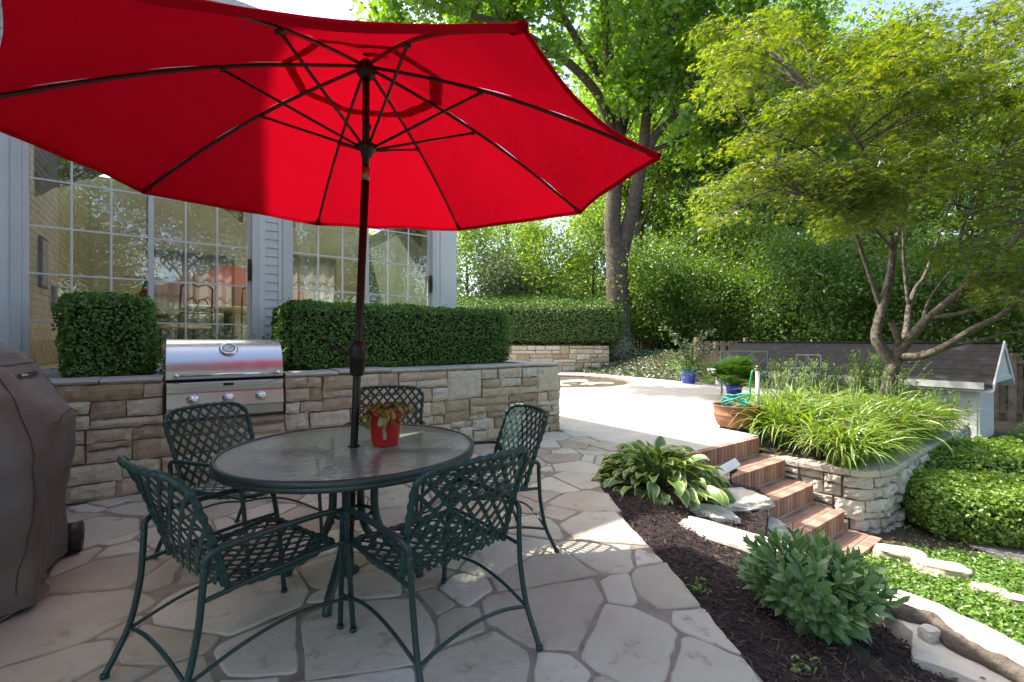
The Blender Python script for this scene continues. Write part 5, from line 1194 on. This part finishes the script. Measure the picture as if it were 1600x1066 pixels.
# wire garden bench, table and chairs at the terrace end
def wire_seat(c, yaw, w, label, name='wire_bench', hb=.95):
    c = np.array(c, float); t = thing(name, c, label, 'bench' if w > .7 else 'chair'); cy, sy = math.cos(yaw), math.sin(yaw); q = lambda x, y, z: c + np.array([x * cy - y * sy, x * sy + y * cy, z])
    m = MB(); h0 = .42
    m.tube([q(-w / 2, -.22, h0), q(w / 2, -.22, h0), q(w / 2, .24, h0), q(-w / 2, .24, h0)], .012, 8, closed=True)
    for k in range(12): m.tube([q(-w / 2 + w * k / 11, -.22, h0), q(-w / 2 + w * k / 11, .24, h0)], .004, 5)
    for k in range(1, 7): m.tube([q(-w / 2, -.22 + .46 * k / 7, h0), q(w / 2, -.22 + .46 * k / 7, h0)], .004, 5)
    m.build('seat', M_iron, t); m = MB()
    m.tube(smooth_path([tuple(q(-w / 2, -.23, h0)), tuple(q(-w / 2, -.27, hb - .05)), tuple(q(-w / 2 + .06, -.28, hb)), tuple(q(w / 2 - .06, -.28, hb)), tuple(q(w / 2, -.27, hb - .05)), tuple(q(w / 2, -.23, h0))], 5), .018, 8)
    nxx = max(2, int(w / .26))
    for k in range(nxx):
        x0, x1 = -w / 2 + w * k / nxx, -w / 2 + w * (k + 1) / nxx
        for a, b in ((x0, x1), (x1, x0)): m.tube([q(a, -.235, h0 + .08), q(b, -.272, hb - .06)], .010, 6)
        m.tube([q(x1, -.235, h0), q(x1, -.275, hb - .01)], .007, 6)
    m.tube([q(-w / 2, -.238, h0 + .08), q(w / 2, -.238, h0 + .08)], .007, 6); m.build('backrest', M_iron, t)
    for sx in (-1, 1):
        for sy_ in (-.22, .23):
            m = MB(); m.tube(smooth_path([tuple(q(sx * w / 2, sy_, h0)), tuple(q(sx * w / 2 * 1.02, sy_ * 1.25, .25)), tuple(q(sx * w / 2, sy_ * .95, .1)), tuple(q(sx * w / 2 * 1.03, sy_ * 1.3, 0))], 4), .011, 8); m.build('leg', M_iron, t)
        m = MB(); m.tube(smooth_path([tuple(q(sx * w / 2, -.26, .66)), tuple(q(sx * w / 2 * 1.04, 0, .67)), tuple(q(sx * w / 2 * 1.04, .2, .63)), tuple(q(sx * w / 2, .23, h0))], 5), .011, 8); m.build('armrest', M_iron, t)
    return t
wire_seat((5.25, 10.25, 0), 2.75, .95, 'green grey wire garden bench with crossed back behind the fern', hb=1.0)
wire_seat((6.6, 10.3, 0), 2.2, .5, 'dark wire garden chair behind the daylily flower stalks', 'wire_chair', hb=.92)
tc = np.array([5.95, 9.3, 0]); t = thing('wire_table', tc, 'small round wire garden table behind the standpipe', 'table'); m = MB()
for r_ in (.12, .24, .36): m.tube([tc + np.array([r_ * math.cos(q), r_ * math.sin(q), .70]) for q in np.linspace(0, 6.28, 33)[:-1]], .008, 6, closed=True)
for k in range(12): a = k * math.pi / 6; m.tube([tc + UP * .70, tc + np.array([.36 * math.cos(a), .36 * math.sin(a), .70])], .005, 5)
m.build('tabletop', M_iron, t)
for k in range(3): a = k * 2.094; m = MB(); m.tube([tc + np.array([.2 * math.cos(a), .2 * math.sin(a), .69]), tc + np.array([.1 * math.cos(a), .1 * math.sin(a), .35]), tc + np.array([.27 * math.cos(a), .27 * math.sin(a), 0])], .010, 7); m.build('leg', M_iron, t)
# solar spotlight by the hosta
so = np.array([2.02, 4.42, -.1]); so = D(1142, 755, 4.35); so[2] = -.1; t = thing('solar_spotlight', so, 'small solar spotlight with tilted white panel on a stake beside the hosta', 'light')
m = MB(); m.tube([so - UP * .06, so + UP * .14], .008, 8); m.build('stake', M_black, t)
pcn = D(1138, 730, 4.3); X = np.array([.86, -.05, .5]); X /= np.linalg.norm(X); Yv = np.array([-.3, .6, .62]); Yv -= X * (X @ Yv); Yv /= np.linalg.norm(Yv); Zv = np.cross(X, Yv)
m = MB(); m.box(pcn, X * .105, Yv * .042, Zv * .008, 0, .004); m.build('solar_panel', M_white, t)
m = MB(); hc = so + UP * .14; m.lathe(hc, [(.001, -.05), (.035, -.05), (.05, .03), (.048, .034), (.03, .03), (.001, .02)], 20, 0, (X, Zv, Yv)); m.tube([hc, pcn], .009, 8); m.build('lamp_head', M_black, t)

# ================================================================== SHED AND FENCE
SP = np.array([9.74, 9.5, 0.]); SL_, SW = 5.9, 2.15
def S(l, w, z): return SP + Vv * l + U * w + UP * z
t = thing('garden_shed', S(SL_ / 2, SW / 2, -.95), 'low white garden shed with dark shingle roof behind the Japanese maple', 'shed')
m = MB()
hw_ = SW / 2; ez, rz = .42, 1.21
m.add([S(.06, .06, -1.05), S(.06, SW - .06, -1.05), S(.06, SW - .06, ez), S(.06, hw_, rz - .12), S(.06, .06, ez)], [(0, 1, 2, 3, 4)], 0, False)
m.add([S(SL_ - .06, .06, -1.05), S(SL_ - .06, SW - .06, -1.05), S(SL_ - .06, SW - .06, ez), S(SL_ - .06, hw_, rz - .12), S(SL_ - .06, .06, ez)], [(4, 3, 2, 1, 0)], 0, False)
for w_ in (.06, SW - .06): m.add([S(.06, w_, -1.05), S(SL_ - .06, w_, -1.05), S(SL_ - .06, w_, ez), S(.06, w_, ez)], [(0, 1, 2, 3)], 0, False)
for k in range(18): m.box(S(.5 + k * .3, .052, -.36), Vv * .012, U * .006, UP * .62)
m.build('wall', M_white, t)
m = MB(); th = .05; o_ = -.12
for sg in (0, 1):
    w0 = o_ if sg == 0 else SW - o_; zz = ez + (o_ / hw_) * (rz - ez); n_ = 9
    for k in range(n_):                                           # shingle courses as shallow steps
        f0, f1 = k / n_, (k + 1) / n_; wa, wb = w0 + (hw_ - w0) * f0, w0 + (hw_ - w0) * f1; za, zb2 = zz + (rz - zz) * f0, zz + (rz - zz) * f1; ins = .0
        m.add([S(-.22, wa, za + .009), S(SL_ + .1 - .3 * f0, wa, za + .009), S(SL_ + .1 - .3 * f1, wb, zb2 + .004), S(-.22, wb, zb2 + .004), S(-.22, wa, za), S(SL_ + .1 - .3 * f0, wa, za)], [(0, 1, 2, 3) if sg == 0 else (3, 2, 1, 0), (4, 5, 1, 0)], 0, False)
m.add([S(-.22, o_, .2), S(SL_ + .1, o_, .2), S(SL_ - .2, hw_, rz - .02), S(-.22, hw_, rz - .02), S(-.22, SW - o_, .2), S(SL_ + .1, SW - o_, .2)], [(3, 2, 1, 0), (3, 4, 5, 2)], 1, False)
m.box(S(SL_ / 2 - .2, hw_, rz + .012), Vv * (SL_ / 2 - .02), U * .07, UP * .012, 0)
m.build('roof', [M_roof, M_white], t)
m = MB()
for w0 in (o_, SW - o_):
    za = ez + (o_ / hw_) * (rz - ez); p, q = S(-.235, w0, za - .03), S(-.235, hw_, rz - .03); m.box((p + q) / 2, (q - p) / 2, Vv * .014, UP * .075, 0)
m.box(S(SL_ / 2, o_ - .012, ez - .10), Vv * (SL_ / 2 + .1), U * .012, UP * .07, 0)
m.box(S(-.225, hw_, ez + .02), Vv * .012, U * (hw_ - .12), UP * .05)
m.add([S(-.215, .1, ez), S(-.215, SW - .1, ez), S(-.215, hw_, rz - .1)], [(0, 1, 2)], 0, False); m.box(S(.05, .055, -.35), Vv * .06, U * .014, UP * .63); m.box(S(.045, .08, -.35), Vv * .014, U * .05, UP * .63)
m.build('trim', M_white, t)
def fence(p, q, z, h, label, seed):
    rg = rs(seed); p = np.array([*p, z], float); q = np.array([*q, z], float); L = np.linalg.norm(q - p); d = (q - p) / L; n = np.array([-d[1], d[0], 0]); t = thing('wooden_fence', (p + q) / 2, label, 'fence'); m = MB(); s = 0
    while s < L:
        w = .135; m.box(p + d * (s + w / 2) + UP * (h / 2 + rg.uniform(-.01, .01)) + n * (.03 if int(s / .16) % 2 else -.03), d * w / 2, n * .009, UP * h / 2, 0, .005); s += .165
    m.build('board_panel', M_wood, t)
    for zz in (.25, h - .12): m = MB(); m.box((p + q) / 2 + UP * zz, d * L / 2, n * .019, UP * .045); m.build('rail', M_wood, t)
    k = max(1, int(L / 2.4))
    for i in range(k + 1): m = MB(); m.box(p + d * L * i / k + UP * (h / 2 + .06), d * .05, n * .05, UP * (h / 2 + .06), 0, .006); m.build('post', M_wood, t)
fence((6.3, 15.6), (8.3, 16.2), .0, 1.25, 'weathered board fence left of the shed roof', 1)
fence((11.6, 13.6), (18, 10.2), -.95, 1.75, 'dark weathered board fence behind the right end of the shed', 2)
fence((-2, 27), (13, 25), .6, 1.7, 'old board fence in deep shade at the edge of the woods', 3)

# ================================================================== TREES
def limb(mb, p, d, L, r, lvl, maxl, rg, tips, trop=.12, wob=.22, nch=(3, 5), lr=(.5, .75), seg=6):
    P = [np.array(p, float)]; d = np.array(d, float) / np.linalg.norm(d)
    for i in range(seg):
        d = d + rg.normal(0, wob / 2, 3) + UP * trop; d /= np.linalg.norm(d); P.append(P[-1] + d * L / seg)
    rr = [r * (1 - .6 * i / seg) for i in range(seg + 1)]; mb.tube(P, rr, 7 if lvl < 2 else 5, 0, cap=False)
    if lvl >= maxl - 1:
        for q in P[2:]: tips.append(q)
    if lvl < maxl:
        for k in range(rg.randint(nch[0], nch[1] + 1)):
            f = rg.uniform(.35, 1.) if k else 1.; x = f * seg; i0 = min(int(x), seg - 1); q = P[i0] * (1 - x + i0) + P[i0 + 1] * (x - i0); t = P[i0 + 1] - P[i0]; t /= np.linalg.norm(t)
            side = np.cross(t, rg.normal(size=3)); side /= np.linalg.norm(side); a = rg.uniform(.45, 1.0); limb(mb, q, t * math.cos(a) + side * math.sin(a), L * rg.uniform(*lr), rr[i0] * .6, lvl + 1, maxl, rg, tips, trop, wob, nch, lr, 5)
def crown(mb, tips, n, spread, leaf, tmpl, rg, up=.6, flat=.8, var=.35):
    tp = np.array(tips); wq = rg.gamma(.55, 1., len(tp)); i = rg.choice(len(tp), n, p=wq / wq.sum()); C = tp[i] + rg.normal(0, 1, (n, 3)) * spread * np.array([1, 1, flat]); N = rg.normal(0, .7, (n, 3)); N[:, 2] += up; mb.leaves(C, N, leaf, tmpl, rg, var=var)
def tree_proto(name, seed, h, tr, n, leaf, lm, bm, tmpl=DIA, spread=.55, r0=None, lvls=3, label='', cat='tree', group=None, base=.35, trop=.1):
    rg = rs(seed); t = thing(name, (0, 0, 0), label, cat, group, local=True); mb = MB(); tips = []; r0 = r0 or h * .018
    P = [np.array([0, 0, -.3])]; d = np.array([0, 0, 1.])
    for i in range(8): d = d + rg.normal(0, .05, 3) * [1, 1, 0]; d /= np.linalg.norm(d); P.append(P[-1] + d * h * .85 / 8)
    mb.tube(P, [r0 * (1.25 if i == 0 else 1 - .08 * i) for i in range(9)], 10, 0, cap=False)
    for k in range(15):
        f = base + (1 - base) * (k + rg.rand()) / 15; x = f * 8 * .999; i0 = int(x); q = P[i0] * (1 - x + i0) + P[i0 + 1] * (x - i0); a = k * 2.4 + rg.normal(0, .3); el = .15 + .75 * f
        limb(mb, q, np.array([math.cos(a) * math.cos(el), math.sin(a) * math.cos(el), math.sin(el)]), tr * (1.05 - .55 * abs(f - .55) * 1.2) * rg.uniform(.55, .8), r0 * .38 * (1.1 - f * .6), 1, lvls, rg, tips, trop)
    mb.build('trunk', bm, t); m = MB(); crown(m, tips, n, spread, leaf, tmpl, rg); m.build('crown', lm, t); return t
def place(o, x, y, z, yaw, s, label, group=None, sz=None):
    o.location = (x, y, z); o.rotation_euler = (0, 0, yaw); o.scale = (s, s, sz or s); o['label'] = label
    if group: o['group'] = group
pA = tree_proto('tree', 201, 15, 5.2, 40000, .18, L_tree, M_barkdark, spread=.60, base=.25)
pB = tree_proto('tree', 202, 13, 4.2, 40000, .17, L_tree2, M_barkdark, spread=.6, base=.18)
pC = tree_proto('tree', 203, 17, 4.6, 40000, .18, L_tree, M_barkdark, spread=.6, base=.3)
uA = tree_proto('understory_tree', 204, 6.2, 2.6, 13000, .16, L_shrub, M_barkdark, spread=.5, base=.08, lvls=3, cat='shrub')
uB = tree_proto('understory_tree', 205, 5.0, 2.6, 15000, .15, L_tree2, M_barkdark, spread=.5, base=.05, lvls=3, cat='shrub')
uC = tree_proto('understory_tree', 206, 4.2, 2.2, 13000, .15, L_silver, M_barkdark, spread=.45, base=.08, lvls=3, cat='shrub')
GT = 'trees of the woods behind the garden'; GU = 'understory shrubs along the edge of the woods'
first = set()
def put(o, *a, **k):
    c = o if o.name not in first else copy_tree(o); first.add(o.name); place(c, *a, **k); return c
tl = [(pC, 9, 31, 1.35, .4, 'tall woodland tree right behind the forked maple trunk'),
      (pB, 13, 27, 1.4, 4.1, 'dark leafy woodland tree to the right of the forked maple'), (pA, 17.5, 29, 1.4, 3.3, 'tall bright woodland tree behind the left side of the Japanese maple'), (pC, 22, 29, 1.15, 5.2, 'tall woodland tree directly behind the Japanese maple crown'),
      (pB, 21, 21, .95, 1.7, 'dark woodland tree just behind the shed'), (pA, 30, 27, .85, 0.2, 'tall woodland tree behind the right half of the Japanese maple'), (pB, 33, 23, 1.3, 2.9, 'woodland tree at the far right edge of the photo'),
      (pC, 0, 44, .95, 2.5, 'distant woodland tree filling the gap left of the forked maple'), (pA, 15, 42, 1.75, 4.6, 'distant woodland tree filling the gap right of the forked maple'), (pB, 28, 40, 1.25, 5.6, 'distant woodland tree seen through the Japanese maple')]
for (o, x, y, s, yaw, lb) in tl: put(o, x, y, .7, yaw, s, lb, GT)
for (o, x, y, s, yaw, lb, z) in [(uA, -2.2, 23.2, 1.0, 0.3, 'bright understory shrub rising behind the left end of the yew hedge', .9), (uC, -.9, 22.6, .9, 1.3, 'pale silvery shrub behind the yew hedge beside the house corner', .9), (uA, 1.6, 23.4, .95, 2.0, 'bright yellow green shrub behind the middle of the yew hedge', .9), (uA, 4.2, 24.5, 1.05, 4.0, 'bright shrub behind the yew hedge next to the forked trunk', .9), (uB, 6.9, 21.6, .95, .7, 'dark green shrub right of the forked maple trunk', .5),
      (uB, 9.2, 21.0, .78, 1.9, 'dark green shrub behind the blue pot', .4), (uA, 11.6, 22.5, 1.0, 5.0, 'lighter shrub between the dark ones behind the fence', .3), (uB, 11.9, 18.8, .95, 2.7, 'dark shaded shrub behind the board fence and shed roof', .1), (uB, 14.8, 17.6, .82, 4.2, 'dark shaded shrub behind the middle of the shed roof', -.4), (uB, 17.2, 15.6, 1.0, 5.5, 'dark shaded shrub behind the right end of the shed', -.8), (uA, 16.3, 20.6, 1.1, 1.2, 'lit shrub rising over the dark hedge behind the shed', .0), (uB, 20.5, 14.4, 1.0, .2, 'dark shrub at the right edge behind the dark fence', -.9), (uC, 7.9, 24.5, 1.0, 3.1, 'greyish shrub in the gap right of the forked trunk', .6)]:
    put(o, x, y, z, yaw, s, lb, GU)
GRF = 'trees across the garden mirrored in the windows'
for k, (a, b, s, yaw, lb) in enumerate([(-9, -15, .8, 1., 'tree mirrored in the left window panes'), (-4.5, -17, .85, 3., 'tree mirrored where the two windows meet'), (.5, -15.5, .75, 5., 'tree mirrored in the right window panes'), (5.5, -18, .9, 2., 'tree mirrored at the right edge of the right window')]):
    w = W(a, b); c = copy_tree((pA, pB)[k % 2]); place(c, w[0], w[1], -1., yaw, s, lb, GRF)
# far woods as one mass
rg = rs(210); n = 60000; x = rg.uniform(-30, 75, n); y = 50 + rg.uniform(0, 9, n) + np.abs(x - 15) * -.12; hgt = np.where(x < 12, 6, 12) + 3.5 * np.sin(x * .31) + 2.2 * np.sin(x * .83 + 1); z = rg.uniform(0, 1, n) ** .8 * hgt + 1
m = MB(); C = np.column_stack([x, y, z]); N = rg.normal(0, .6, C.shape) + [0, -.4, .5]; m.leaves(C, N, .75, DIA, rg); stuff(m.build('far_woods', L_tree), 'far woods closing the view behind the garden trees', 'woods')

# ---- big forked maple
TBs = D(967, 556, 20.); t = thing('maple_tree', (TBs[0], TBs[1], TBs[2]), 'large forked maple with thick grey brown trunk rising beyond the blue pot', 'tree')
rg = rs(220); mb = MB(); tips = []
def stem(mb, pts, r0, r1, n=10, res=8):
    P = smooth_path([tuple(p) for p in pts], res); rr = np.linspace(0, 1, len(P)); mb.tube(P, [r0 + (r1 - r0) * q for q in rr], n, 0, cap=False); return P
tk = stem(mb, [D(969, 575, 20), D(967, 550, 20), D(966, 520, 20), D(965, 460, 20), D(963, 390, 20)], .62, .46, 16)
V = mb.v[0]
s1 = stem(mb, [D(962, 400, 20), D(957, 350, 20), D(962, 270, 20.1), D(966, 210, 20.1), D(955, 140, 20), D(948, 60, 19.7), D(938, -60, 19.2), D(925, -170, 18.8)], .40, .10)
s2 = stem(mb, [D(970, 400, 20), D(982, 350, 19.9), D(996, 290, 19.7), D(1004, 240, 19.5), D(1012, 170, 19.3), D(1030, 100, 19.), D(1062, 20, 18.6), D(1100, -80, 18)], .34, .09)
s3 = stem(mb, [D(1002, 262, 19.6), D(1022, 215, 19.3), D(1055, 180, 18.9), D(1085, 130, 18.3), D(1140, 60, 17.5), D(1200, 0, 17)], .20, .05, 8)
s4 = stem(mb, [D(1012, 238, 19.5), D(1050, 222, 19.6), D(1090, 200, 19.8), D(1140, 190, 20), D(1200, 150, 20.4)], .13, .035, 8)
s5 = stem(mb, [D(960, 215, 20.1), D(935, 150, 19.6), D(890, 100, 18.4), D(830, 60, 17.), D(760, 30, 15.8), D(690, 15, 15.), D(600, -20, 14.3)], .22, .05, 8)
s6 = stem(mb, [D(958, 150, 20), D(900, 60, 18.6), D(870, 0, 17.5), D(840, -100, 16.5), D(800, -200, 15.5)], .18, .05, 8)
s7 = stem(mb, [D(966, 230, 20.2), D(985, 150, 21), D(1000, 60, 22), D(1010, -40, 23)], .2, .06, 8)
for S_, n_, Lr, f0 in ((s1, 15, (1.8, 3.2), .38), (s2, 15, (1.8, 3.2), .42), (s3, 12, (1.3, 2.3), .35), (s4, 8, (1.2, 2.0), .3), (s5, 13, (1.1, 1.9), .35), (s6, 12, (1.3, 2.3), .3), (s7, 10, (1.6, 2.8), .3)):
    for k in range(n_):
        f = f0 + (1 - f0) * (k + rg.rand()) / n_; i0 = min(int(f * (len(S_) - 1)), len(S_) - 2); q = S_[i0]; d = S_[i0 + 1] - S_[i0]; d /= np.linalg.norm(d); sd_ = rg.normal(size=3); sd_ -= d * (sd_ @ d); sd_ /= np.linalg.norm(sd_); a = rg.uniform(.6, 1.2)
        limb(mb, q, d * math.cos(a) + sd_ * math.sin(a) + UP * .05, rg.uniform(*Lr), .05 * (1.3 - f), 1, 3, rg, tips, .02, .25, (2, 4), (.5, .75))
mb.build('trunk', M_bark, t); m = MB(); crown(m, tips, 52000, .34, .21, MAPLE, rg, up=.8); m.build('crown', L_maple, t)
rg = rs(222); C = []; N = []
for k in range(2600):
    a = rg.uniform(0, 6.28); z = rg.rand() ** 1.6 * 2.1; d = np.array([math.cos(a), math.sin(a), 0]); lim = 1.9 if d[0] < .2 else .9
    if z > lim: continue
    x0 = np.interp(z, [0, 2.5], [TBs[0], TBs[0] - .05]); C.append(np.array([x0, 20., .45 + z]) + d * (np.interp(z, [0, 2.], [.66, .5]) + rg.uniform(0, .12))); N.append(d + rg.normal(0, .4, 3) + [0, 0, .3])
m = MB(); m.leaves(np.array(C), np.array(N), .12, MAPLE, rg); iv = m.build('trunk_ivy', L_silver, None, tuple(TBs)); tag(iv, 'pale variegated ivy climbing the base of the forked maple trunk', 'ivy')

# ---- Japanese maple in the raised bed
JB = W(5.75, -2.15, -.3); Y0 = JB[1]; t = thing('japanese_maple', JB, 'multi stemmed Japanese maple with layered yellow green foliage above the daylilies', 'tree')
mb = MB(); rg = rs(230); sts = []
def js(pts, r0, r1, n=10):
    P = stem(mb, [D(x, y, Y0 + dy) for x, y, dy in pts], r0 * .78, r1 * .7, n, 7); sts.append((P, r0, r1)); return P
js([(1386, 625, 0), (1392, 590, 0), (1398, 565, 0), (1404, 545, 0)], .17, .125, 14)
js([(1398, 572, 0), (1380, 548, .05), (1369, 530, .1), (1372, 505, .15), (1383, 465, .2), (1392, 425, .25), (1396, 389, .3)], .125, .075)
js([(1396, 392, .3), (1388, 352, .2), (1372, 300, 0), (1350, 240, -.3), (1320, 190, -.6), (1270, 150, -.9)], .062, .012)
js([(1396, 392, .3), (1410, 335, .5), (1424, 290, .7), (1421, 210, .9), (1440, 120, 1.1)], .060, .012)
js([(1378, 488, .2), (1350, 405, .3), (1332, 348, .2), (1322, 300, 0), (1280, 245, -.4), (1220, 215, -.8), (1170, 205, -1.1)], .05, .008)
js([(1396, 392, .3), (1368, 360, -.1), (1335, 342, -.5), (1295, 318, -1.), (1250, 305, -1.4)], .036, .007)
js([(1408, 548, 0), (1400, 520, -.08), (1391, 502, -.12)], .085, .06)
js([(1404, 550, 0), (1416, 515, .3), (1420, 480, .6), (1431, 450, .9), (1447, 425, 1.1), (1478, 335, 1.4), (1502, 260, 1.6), (1530, 160, 1.8)], .075, .012)
js([(1420, 482, .6), (1412, 410, .8), (1409, 340, .9), (1390, 260, 1.), (1370, 160, 1.1)], .042, .008)
js([(1404, 552, 0), (1440, 508, -.3), (1488, 466, -.6), (1545, 415, -1.), (1592, 368, -1.3), (1640, 300, -1.5)], .105, .03)
js([(1455, 496, -.4), (1500, 490, -.7), (1560, 472, -1.), (1620, 452, -1.2), (1690, 420, -1.3)], .05, .014)
js([(1405, 558, 0), (1440, 556, -.35), (1470, 545, -.6), (1520, 515, -.9), (1560, 495, -1.1), (1610, 462, -1.3), (1680, 420, -1.5)], .10, .03)
js([(1470, 545, -.6), (1530, 532, -.4), (1580, 520, -.2), (1640, 515, 0)], .04, .012)
js([(1520, 438, -.8), (1500, 380, -.6), (1520, 320, -.5), (1560, 250, -.4)], .04, .010)
js([(1440, 508, -.3), (1452, 470, 0), (1480, 430, .3), (1530, 370, .6), (1575, 300, .8)], .045, .010)
SPp = np.concatenate([s[0][len(s[0]) // 3:] for s in sts])
pads = []
def addpads(n, x0, x1, y0, y1, d0, d1, r0, r1, cond=None):
    k = 0
    while k < n:
        x, y = rg.uniform(x0, x1), rg.uniform(y0, y1)
        if cond and not cond(x, y): continue
        pads.append((D(x, y, Y0 + rg.uniform(d0, d1)), rg.uniform(r0, r1))); k += 1
addpads(96, 1120, 1480, 20, 350, -1.7, 1.6, .38, .78, lambda x, y: y > 0 + max(0, 1260 - x) * .25)
addpads(44, 1400, 1720, -30, 215, -1.4, 1.8, .38, .72)
addpads(16, 1480, 1720, 200, 330, -1.6, 1.2, .3, .5)
addpads(50, 1440, 1740, 330, 510, -1.6, 1.0, .3, .6, lambda x, y: y < 400 + (x - 1440) * .5)
addpads(10, 1330, 1450, 230, 300, -1.8, -1., .4, .6); addpads(7, 1550, 1690, 110, 260, -2., -1.4, .35, .5)
m = MB(); C = []; N = []; TT = []
for c, r_ in pads:
    dd = np.linalg.norm((SPp - c) * [1, 1, 1.2] + UP * .0, axis=1) + np.where(SPp[:, 2] > c[2] + .1, 1.5, 0); q = SPp[np.argmin(dd)]; mid = (q + c) / 2 + UP * .10 * np.linalg.norm(c - q) + rg.normal(0, .05, 3); tw = smooth_path([tuple(q), tuple(mid), tuple(c)], 5); mb.tube(tw, np.linspace(.018, .005, len(tw)), 5, 0, cap=False)
    out = (c - JB) * [1, 1, 0]; out /= np.linalg.norm(out) + 1e-9
    for k in range(9):
        a = rg.uniform(0, 6.28); e = c + np.array([math.cos(a), math.sin(a), 0]) * r_ * .85 + out * .1 - UP * .05 * r_; mb.tube([c, (c + e) / 2 + UP * .025, e], [.005, .004, .002], 4, 0, cap=False)
    n_ = int(170 * r_ ** 1.6 / .35); a = rg.uniform(0, 6.28, n_); rr = r_ * np.sqrt(rg.rand(n_)) * (1 + .25 * np.sin(a * 3 + rg.rand() * 6)); lay = rg.randint(0, 2, n_)
    P = c + np.column_stack([rr * np.cos(a), rr * np.sin(a), -.20 * rr ** 2 / r_ + rg.normal(0, .030, n_) - .11 * lay]) + out * .12 * rr[:, None] / r_
    C.append(P); nn = rg.normal(0, .36, (n_, 3)); nn[:, 2] += 1; nn[:, :2] += np.column_stack([np.cos(a), np.sin(a)]) * .3; N.append(nn); TT.append(np.column_stack([np.cos(a), np.sin(a), np.full(n_, -.3)]) + rg.normal(0, .5, (n_, 3)))
mb.build('trunk', M_jbark, t); m.leaves(np.concatenate(C), np.concatenate(N), .098, JMAPLE, rg, T=np.concatenate(TT)); m.build('crown', L_jmaple, t)
sprig('young_shrub', W(6.7, -2.3, -.2), 60, .6, .35, .07, L_tree2, 231, 'dark leafy shrub at the right end of the daylily bed beside the shed', 'shrub')

for k, (a, b, h, lb) in enumerate([(8.3, -1.2, 1.15, 'dark leafy shrub standing in front of the long white shed wall, nearest the maple'), (8.5, .2, 1.1, 'dark leafy shrub before the middle of the shed wall'), (8.6, 1.7, 1.0, 'dark leafy shrub before the far end of the shed wall')]):
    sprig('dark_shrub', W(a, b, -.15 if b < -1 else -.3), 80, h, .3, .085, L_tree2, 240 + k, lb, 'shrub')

# ================================================================== CAMERA, SKY, SUN
cd = bpy.data.cameras.new('camera'); cam = bpy.data.objects.new('camera', cd); COL.objects.link(cam)
cd.lens = 16.; cd.sensor_width = 36.; cd.clip_start = .02; cd.clip_end = 3000
cam.location = (0, 0, H); cam.rotation_euler = (R(90), 0, 0); scene.camera = cam
SUN_D = np.array([-.88, .48, 0.]); SUN_D /= np.linalg.norm(SUN_D); EL = R(52); sd = SUN_D * math.cos(EL) + UP * math.sin(EL)
ld = bpy.data.lights.new('sun', 'SUN'); ld.energy = 2.8; ld.angle = R(.55); ld.color = (1., .95, .86); lo = bpy.data.objects.new('sun', ld); COL.objects.link(lo)
lo.rotation_euler = Vector(sd).to_track_quat('Z', 'Y').to_euler(); lo.location = (-10, 6, 20)
w = bpy.data.worlds.new('World'); scene.world = w; w.use_nodes = True; nt = w.node_tree; nt.nodes.clear()
sk = nt.nodes.new('ShaderNodeTexSky'); sk.sky_type = 'NISHITA'; sk.sun_disc = False; sk.sun_elevation = EL; sk.sun_rotation = math.atan2(sd[0], sd[1]); sk.dust_density = 3.; sk.air_density = .8; sk.ozone_density = .3
bg = nt.nodes.new('ShaderNodeBackground'); bg.inputs['Strength'].default_value = .15; wo = nt.nodes.new('ShaderNodeOutputWorld'); nt.links.new(sk.outputs[0], bg.inputs[0]); nt.links.new(bg.outputs[0], wo.inputs[0])
scene.render.engine = 'CYCLES'; scene.cycles.max_bounces = 10; scene.cycles.diffuse_bounces = 4; scene.cycles.glossy_bounces = 4; scene.cycles.transmission_bounces = 6; scene.cycles.transparent_max_bounces = 16; scene.cycles.caustics_reflective = False; scene.cycles.caustics_refractive = False; scene.cycles.use_denoising = True
vs = scene.view_settings; vs.view_transform = 'Standard'; vs.look = 'None'; vs.exposure = 1.85; vs.gamma = 1.; vs.use_curve_mapping = False
for o in bpy.data.objects:
    if '_w' in o: del o['_w']
